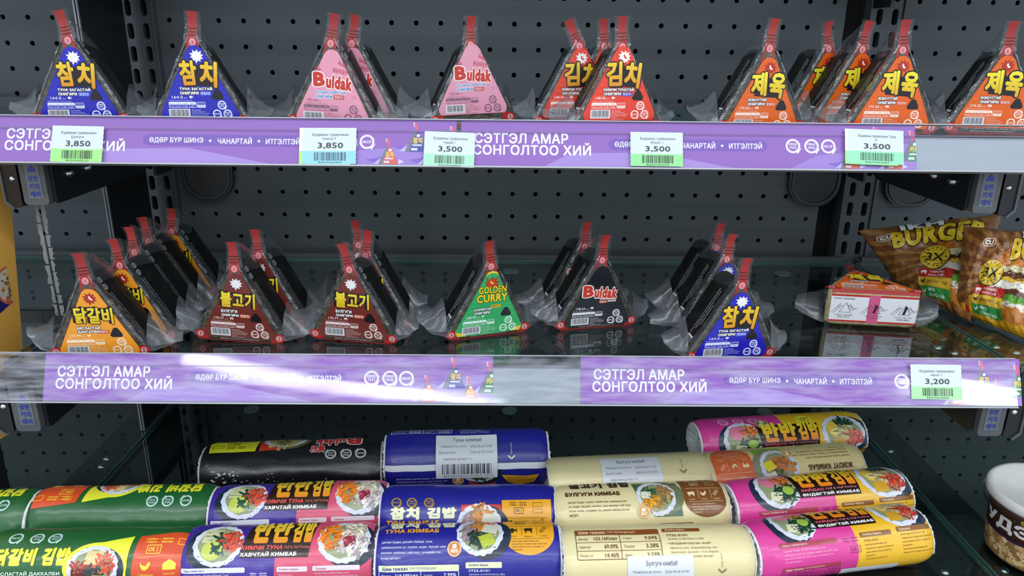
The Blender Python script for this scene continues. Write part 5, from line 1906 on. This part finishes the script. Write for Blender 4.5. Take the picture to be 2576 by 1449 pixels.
def art_black():
    A = Art()
    rd = random.Random(8)
    for k in range(46):
        x, y = rd.uniform(-92, 92), rd.uniform(-50, 60)
        A.ring(x, y, 4.4, 4.9, '#34343a', .3 + .001 * k, 14, sy=.8)
        A.rect(x - 2, y - .7, x + 2, y + .2, '#303036', .3 + .001 * k)
    A.text('B', -75, -42, -58, -26, col='#c8302a', layer=3, bold=.06, outline=.05, oc='#efe8e6')
    A.text('uldak', -57, -42, -24, -26, col='#c8302a', layer=3, bold=.06, outline=.05, oc='#efe8e6')
    A.text('불닭', -36, -26, -20, -16, col='#c8302a', layer=3, bold=.04, outline=.05, oc='#efe8e6')
    for x, (a_, b_) in zip((-76, -60, -43), (LOGO3[2], LOGO3[1], LOGO3[0])):
        A.logo(x, -13, 6.2, '#c4c6c8', a_, b_)
    A.poly([(-16, -46), (36, -46), (36, -20), (0, -22)], '#d2402a', 1)
    slice_pic(A, 10, -42, 24, 18, [('shred', 0, 0, .6, '#c8b070'), ('shred', 0, .3, .3, '#6a7a40')], 2, side='#6a6436', off=(-4, 2), seed=12)
    A.poly([(38, -48), (94, -50), (90, -20), (40, -20)], '#e2e22c', 1)
    times(A, 52, -27, 20, '#3a3a10', 2)
    okbox(A, 60, -42, 1.2, '#3a3a10')
    A.frame(76, -34, 88, -27, .5, '#3a3a10', 2, 1)
    for k in range(60):
        x, y = rd.gauss(40, 30), rd.uniform(5, 38)
        A.poly(circ(x, y, rd.uniform(.3, 1.6), rd.uniform(.2, .7), 5, rd.uniform(0, 3)), '#b9b9bb', 1 + .001 * k)
    for k in range(16):
        x, y = rd.uniform(58, 84), rd.uniform(4, 18)
        A.poly(circ(x, y, rd.uniform(.6, 2.2), rd.uniform(.4, 1.2), 6, rd.uniform(0, 3)), '#d4d4d6', 1.2 + .001 * k)
    B = Art()
    B.rect(-96, -48, 96, -44, '#d2d3d6', 1)
    B.rect(-32, -56, 30, -36, '#d8dade', 2, r_=1.5)
    B.text('Булдак кимбаб', -20, -44, 16, -40, col='#4a4d52', layer=3, bold=.006)
    A.merge(B.transformed(0, 0, True))
    return A


GR, NV, CR = '#1f5f2e', '#22228c', '#e0d4a0'
KT, HE, GA, NA = art_kimchituna(), art_hamegg(), art_green(), art_navy()
Roll('g', (-15, 1412), (488, 1402), GR, 'green 닭갈비 김밥 roll at the front left', GA, seed=1, dv=2)
Roll('g', (105, 1296), (543, 1287), GR, 'green roll lying upside down in the second row, left', GA, seed=2, flip=True, dv=38, du=5)
Roll('g', (-330, 1302), (98, 1300), GR, 'green roll cut off by the left edge, second row', GA, seed=3, flip=True, dv=38, du=5)
Roll('kt', (478, 1402), (945, 1392), '#4a3a98', 'purple and pink kimchi tuna kimbap roll in the front row', KT, seed=4, dv=3, ends='#3c2a30')
Roll('kt', (545, 1292), (975, 1277), '#4a3a98', 'purple and pink kimchi tuna kimbap roll in the second row', KT, seed=5, dv=4)
Roll('bk', (522, 1183), (962, 1168), '#18181a', 'black kimbap roll with red lettering, lying upside down in the third row', art_black(), seed=6, flip=True, ends='#b9bcc0', wrinkle=1.5, a=.0345, b=.032)
Roll('nv', (955, 1397), (1403, 1390), NV, 'navy blue tuna kimbap roll at the front with nutrition table', NA, seed=7, dv=29)
Roll('nv', (965, 1292), (1393, 1287), NV, 'navy blue 참치 김밥 roll in the second row with orange panel', NA, seed=8, dv=-9)
nvb = Roll('nv', (975, 1160), (1372, 1150), NV, 'navy blue roll in the back row with a white Туна кимбаб sticker', art_navy_back(), seed=9, a=.036, b=.037, wrinkle=.7)
Roll('cr', (1415, 1402), (1873, 1392), CR, 'cream bulgogi kimbap roll in the front row with nutrition table', art_cream_front(), seed=10, ends='#cfcaba')
Roll('cr', (1392, 1292), (1813, 1277), CR, 'cream bulgogi kimbap roll in the second row with round brown panel', art_cream_mid(), seed=11, ends='#cfcaba')
crb = Roll('cr', (1377, 1216), (1772, 1198), CR, 'cream roll in the third row with a barcode sticker', art_cream_back(), seed=12, ends='#cfcaba', wrinkle=.6)
Roll('jy', (1772, 1200), (2143, 1172), '#e2cf92', 'cream roll with orange panel lying upside down between the pink rolls', art_jeyuk(), seed=13, flip=True, dv=8, ends='#cfcaba')
Roll('he', (1747, 1114), (2148, 1089), '#d63c92', 'pink and yellow ham and egg kimbap roll at the back', HE, seed=14, dv=-14, wrinkle=.6)
Roll('he', (1832, 1279), (2256, 1241), '#d63c92', 'pink and yellow ham and egg kimbap roll in the second row', HE, seed=15, dv=9.5, wrinkle=.8)
Roll('he', (1882, 1388), (2298, 1339), '#d63c92', 'pink and yellow ham and egg kimbap roll in the front row', HE, seed=16, dv=22, wrinkle=.8)

# loose paper flaps and their stickers on the two rolls seen from the back
for rl, (v0, v1), st in ((nvb, (-16, -9), 'Туна кимбаб'), (crb, (-22, -14), None)):
    b = MB()
    G = [[rl.S(-RL / 2 + RL * i / 40, v, .0012 + .0012 * (1 - j / 3) + (.0006 * math.sin(i * .9))) for j, v in enumerate((v0, v0 + (v1 - v0) * .33, v0 + (v1 - v0) * .66, v1))] for i in range(41)]
    b.grid(G)
    b.build('paper_flap', PAPER, rl.t, smooth=True, fix=False)
    if st:
        A = Art()
        sticker(A, -37, -25, 36, 25, st, 5)
        put('date_sticker', A.mesh('date_sticker', rl.S, step=.00012, base=.0036, split=(6, 3)), rl.t)

# ================================================================== burger bags, noodle cup, floor
def arc_text(A, t, x, y, r_, a0, a1, h, col, layer, inward=False):
    for k, ch in enumerate(t):
        a_ = a0 + (a1 - a0) * k / (len(t) - 1)
        px, py = x + r_ * math.cos(a_), y + r_ * math.sin(a_)
        A.text(ch, px, py, h=h, col=col, layer=layer, bold=.02, rot=a_ + (PI / 2 if inward else -PI / 2), anchor='c')


def burger_art(yellow_foot):
    A = Art()
    A.rect(0, 0, 150, 100, '#7c4a24', 0)
    rd = random.Random(3)
    for k in range(15):
        a_ = R(100 + 13 * k)
        A.poly([(88 + 14 * math.cos(a_), 46 + 10 * math.sin(a_)), (88 + 130 * math.cos(a_), 46 + 100 * math.sin(a_)), (88 + 130 * math.cos(a_ + R(6)), 46 + 100 * math.sin(a_ + R(6)))], '#9c6a34', .3)
    if yellow_foot:
        A.poly([(40, 0), (150, 0), (150, 30), (100, 26), (62, 24), (40, 22)], '#dba51e', .5)
    # bun, fillings, lower bun
    A.poly([(98 + 40 * math.cos(PI * k / 20), 56 + 26 * math.sin(PI * k / 20)) for k in range(21)], '#b4601c', 1)
    A.poly([(96 + 32 * math.cos(PI * k / 20), 57 + 19 * math.sin(PI * k / 20)) for k in range(21)], '#c87a2a', 1.1)
    for k in range(90):
        a_, q = rd.uniform(.1, 3.04), rd.uniform(.2, .97)
        A.poly(circ(98 + 39 * q * math.cos(a_), 57 + 25 * q * math.sin(a_), .9, .5, 6, rd.uniform(0, 3)), rd.choice(('#e8d8a4', '#dcc488', '#8c3f14')), 1.3 + .002 * k)
    bands = [('#d8d0a0', 50, 57), ('#5a3420', 44, 51), ('#e2b83c', 40, 45), ('#e8e4d4', 33, 41), ('#5c3620', 27, 34), ('#5a9a34', 21, 29), ('#e2dcd0', 17, 22), ('#b8701f', 6, 18)]
    for k, (c_, y0, y1) in enumerate(bands):
        n = 14
        up = [(60 + 78 * q / n, y1 + 1.4 * math.sin(q * 2.1 + k)) for q in range(n + 1)]
        dn = [(60 + 78 * q / n, y0 + 1.6 * math.sin(q * 1.7 + k * 2)) for q in range(n, -1, -1)]
        A.poly(up + dn, c_, 1 + .08 * k)
        for j in range(26):
            x, y = rd.uniform(62, 136), rd.uniform(y0 + 1, y1 - 1)
            fk = rd.uniform(.6, 1.2)
            c2 = tuple(max(0, min(1, int(c_[1 + 2 * i:3 + 2 * i], 16) / 255 * fk)) for i in range(3))
            A.poly(circ(x, y, rd.uniform(.6, 2.2), rd.uniform(.5, 1.2), 6, rd.uniform(0, 3)), c2, 1.02 + .08 * k + .001 * j)
    # logo
    lx, bx = (28, 52) if yellow_foot else (0, 0)
    A.poly(rrect(8 + lx, 75.6, 23 + lx, 85.4, 4.2), '#e6dcd2', 3)
    A.poly(rrect(8.9 + lx, 76.5, 22.1 + lx, 84.5, 3.4), '#7c4a24', 3.2)
    A.text('CU', 10.4 + lx, 77.8, 20.4 + lx, 83.2, col='#f2ece4', layer=3.5, bold=.06)
    A.text('IKH', 28 + bx, 87, 60 + bx, 99.5, col='#e8ece6', layer=3, bold=.06, outline=.05, oc='#2c1a0c')
    A.text('BURGER', 20 + bx, 62, 94 + bx, 87, col='#dcb724', layer=3, bold=.06, outline=.04, oc='#2c1a0c', rot=R(3))
    A.poly(circ(57, 47, 13.6, 13.6, 36), '#2a2014', 2.6)
    A.poly(circ(56.6, 47.5, 13.2, 13.2, 36), '#dcb82a', 2.8)
    A.text('3X', 49, 42.5, 64.6, 52.4, col='#241c10', layer=4, bold=.02)
    arc_text(A, 'TRIPLE', 56.6, 47.5, 9.0, R(150), R(38), 2.9, '#241c10', 4)
    arc_text(A, 'PATTY', 56.6, 47.5, 11.4, R(222), R(318), 2.9, '#241c10', 4, True)
    for x in (46.5, 66.8):
        A.poly(circ(x, 47.4, .9, n=10), '#241c10', 4)
    # three bands
    for k, (c_, tx, tc_) in enumerate((('#b8231c', 'ҮХРИЙН МАХТАЙ', '#f0e6e0'), ('#d8ac2c', 'БЯСЛАГТАЙ', '#3a2a14'), ('#2c8a3c', 'BBQ СОУСТАЙ', '#e8f0e6'))):
        y = 24.5 - k * 9.4
        A.poly([(44, y), (78, y), (78, y + 9), (44, y + 9)], c_, 2 + .1 * k)
        if k == 1:
            A.text(tx, 54, y + 3, 74, y + 6.2, col=tc_, layer=3, bold=.02)
        else:
            w1, w2 = tx.split()
            A.text(w1, 54, y + 5, 54 + len(w1) * 2.5, y + 8, col=tc_, layer=3, bold=.03)
            A.text(w2, 54, y + 1, 54 + len(w2) * 2.5, y + 4, col=tc_, layer=3, bold=.03)
        icon(A, 'pig' if k == 0 else 'bird', 45.5, y + 2, 6, tc_, 3)
    A.rect(30, 3, 36, 13, '#d8ac2c', 2, r_=1)
    A.rect(36, 2, 40, 12, '#b8231c', 1.9, r_=1)
    return A


def burger_bag(label, tl, tr, bl, br, u0, foot, seed):
    c = (bl + br) / 2
    t = tag(empty('burger_bag', c), label, 'burger bag', 'printed burger bags on the middle shelf')
    n0 = ((br - bl).cross(tl - bl)).normalized()
    if n0.y > 0:
        n0 = -n0

    def S(u, v, h, s_=1, amp=1.):
        a_, b_ = (u - u0) / 100, v / 100
        p = bl * (1 - a_) * (1 - b_) + br * a_ * (1 - b_) + tl * (1 - a_) * b_ + tr * a_ * b_
        e = max(0, min(1, a_, 1 - a_) * 4) if False else min(1, max(0, min(a_, 1 - a_)) * 5)
        f = min(1, max(0, min(b_, 1 - b_)) * 5)
        bulge = .018 * (e * f) ** .6
        w_ = .0030 * noise.noise(Vector((a_ * 6 + seed * 9, b_ * 6, 1))) + .0016 * noise.noise(Vector((a_ * 15 + seed * 9, b_ * 13, 4)))
        w_ += .0022 * abs(noise.noise(Vector((a_ * 9 + b_ * 7 + seed, a_ * 2 - b_ * 3, 8))))
        du_ = (br - bl) * (1 - b_) + (tr - tl) * b_
        dv_ = (tl - bl) * (1 - a_) + (tr - br) * a_
        n_ = du_.cross(dv_).normalized()
        if n_.dot(CAM - p) < 0:
            n_ = -n_
        return p - c + n_ * (s_ * bulge + w_ * amp + h)
    N = 64
    for s_, nm in ((1, 'front_sheet'), (-1, 'back_sheet')):
        G = [[S(u0 + 100 * i / N, 100 * j / N, -.0009 if s_ > 0 else -.002, s_) for j in range(N + 1)] for i in range(N + 1)]
        MB().grid(G).build(nm, mat('brown_foil', '#7c4a24', rough=.38, coat=.3, coat_rough=.2), t, smooth=True, fix=False)
    A = burger_art(foot)
    put('bag_print', A.mesh('bag_print', S, step=.00016, base=.0002, m=FOILPRINT, split=(2, 2), clip=(u0, u0 + 100, 0, 100)), t)
    return t


burger_bag('brown burger bag leaning against the back, partly covered by the other bag',
           at_y(2160, 580, .99), at_y(2520, 540, .95), at_z(2262, 722, ZM + .004), at_z(2440, 808, ZM + .004), 0, False, 1)
burger_bag('burger bag with a yellow foot, cut off by the right edge',
           at_y(2425, 568, .885), at_y(2640, 592, .86), at_z(2402, 782, ZM + .004), at_z(2606, 862, ZM + .004), 14, True, 2)

# ---- noodle cup at the lower right
p = at_z(2474, 1300, ZB + .045)
CR_ = .060
cc = Vector((p.x + CR_ * .80 + .017, p.y - .006, ZB))
t = tag(empty('noodle_cup', cc), 'round brown noodle cup with a white plastic lid at the lower right', 'noodle cup')
t.scale = (1, 1, .90)
prof = [(.0001, .0012), (.046, .0012), (.050, .004), (.0575, .078), (.0590, .081)]
MB().lathe(prof, 64).build('cup_wall', mat('brown_cup', '#4a2c1e', rough=.35, coat=.4), t, smooth=True)
MB().lathe([(.0585, .0775), (.0612, .0785), (.0618, .0810), (.0618, .0870), (.0600, .0895), (.0560, .0895), (.0540, .0870), (.0400, .0862), (.0385, .0845), (.0001, .0845)], 64).build(
    'lid', mat('white_lid', (.60, .60, .57), rough=.35, coat=.3), t, smooth=True)
MB().lathe([(.0592, .0700), (.0628, .0690), (.0632, .0780), (.0618, .0812)], 64).build('lid_skirt', ACRYLIC, t, smooth=True)


def cup_map(u, v, h):
    r_ = .050 + (v - .004) / .074 * .0075 + .0004 + h
    return Vector((r_ * math.cos(u), r_ * math.sin(u), v))


A = Art()
A.rect(R(-215), .036, R(-60), .040, '#2a1c3a', 1)
rd = random.Random(5)
A.rect(R(-215), .006, R(-60), .036, '#8a6a44', 1)
for k in range(150):
    a_, v = R(rd.uniform(-212, -64)), rd.uniform(.008, .034)
    c_ = rd.choice(('#c8a468', '#d6b87e', '#b08a50', '#e0c894', '#9a7440'))
    if k % 3 == 0:
        A.ring(a_, v, .026, .058, c_, 1.2 + .004 * k, 14, sy=.052)
        continue
    A.poly(circ(a_, v, .075, .0032, 10, rd.uniform(0, 3)), c_, 1.2 + .004 * k)
A.text('УДЭН', R(-196), .044, R(-118), .064, col='#d6d6d4', layer=2.5, bold=.05)
A.text('떡볶이', R(-150), .064, R(-108), .0715, col='#c8b83a', layer=2.5, bold=.03)
put('cup_print', A.mesh('cup_print', cup_map, step=.00008, base=.0002, split=(.08, .05)), t)

# ---- unseen base, added to block light from below the lowest shelf
t = tag(empty('light_block_base', (0, .6, .001)), 'unseen dark base added below the lowest glass shelf to block light', 'light blocker')
MB().box(-1.06, 1.08, -.012, 0, 0, ZB - .032).build('block_front', STEEL, t)
MB().box(-1.06, 1.08, .002, .50, .40, .42).build('block_deck', TRAY, t)

# ---- shop floor (below the picture)
b = MB().box(-3.5, 3.5, -5, 1.35, -.02, 0)
struct(b.build('floor', mat('pale_floor_tile', (.30, .30, .29), rough=.35, noise_amt=.3, noise_scale=3, color2=(.26, .26, .25))), 'pale shop floor')
_ = [bpy.data.objects.remove(o) for o in (_to,)]
bpy.context.view_layer.update()
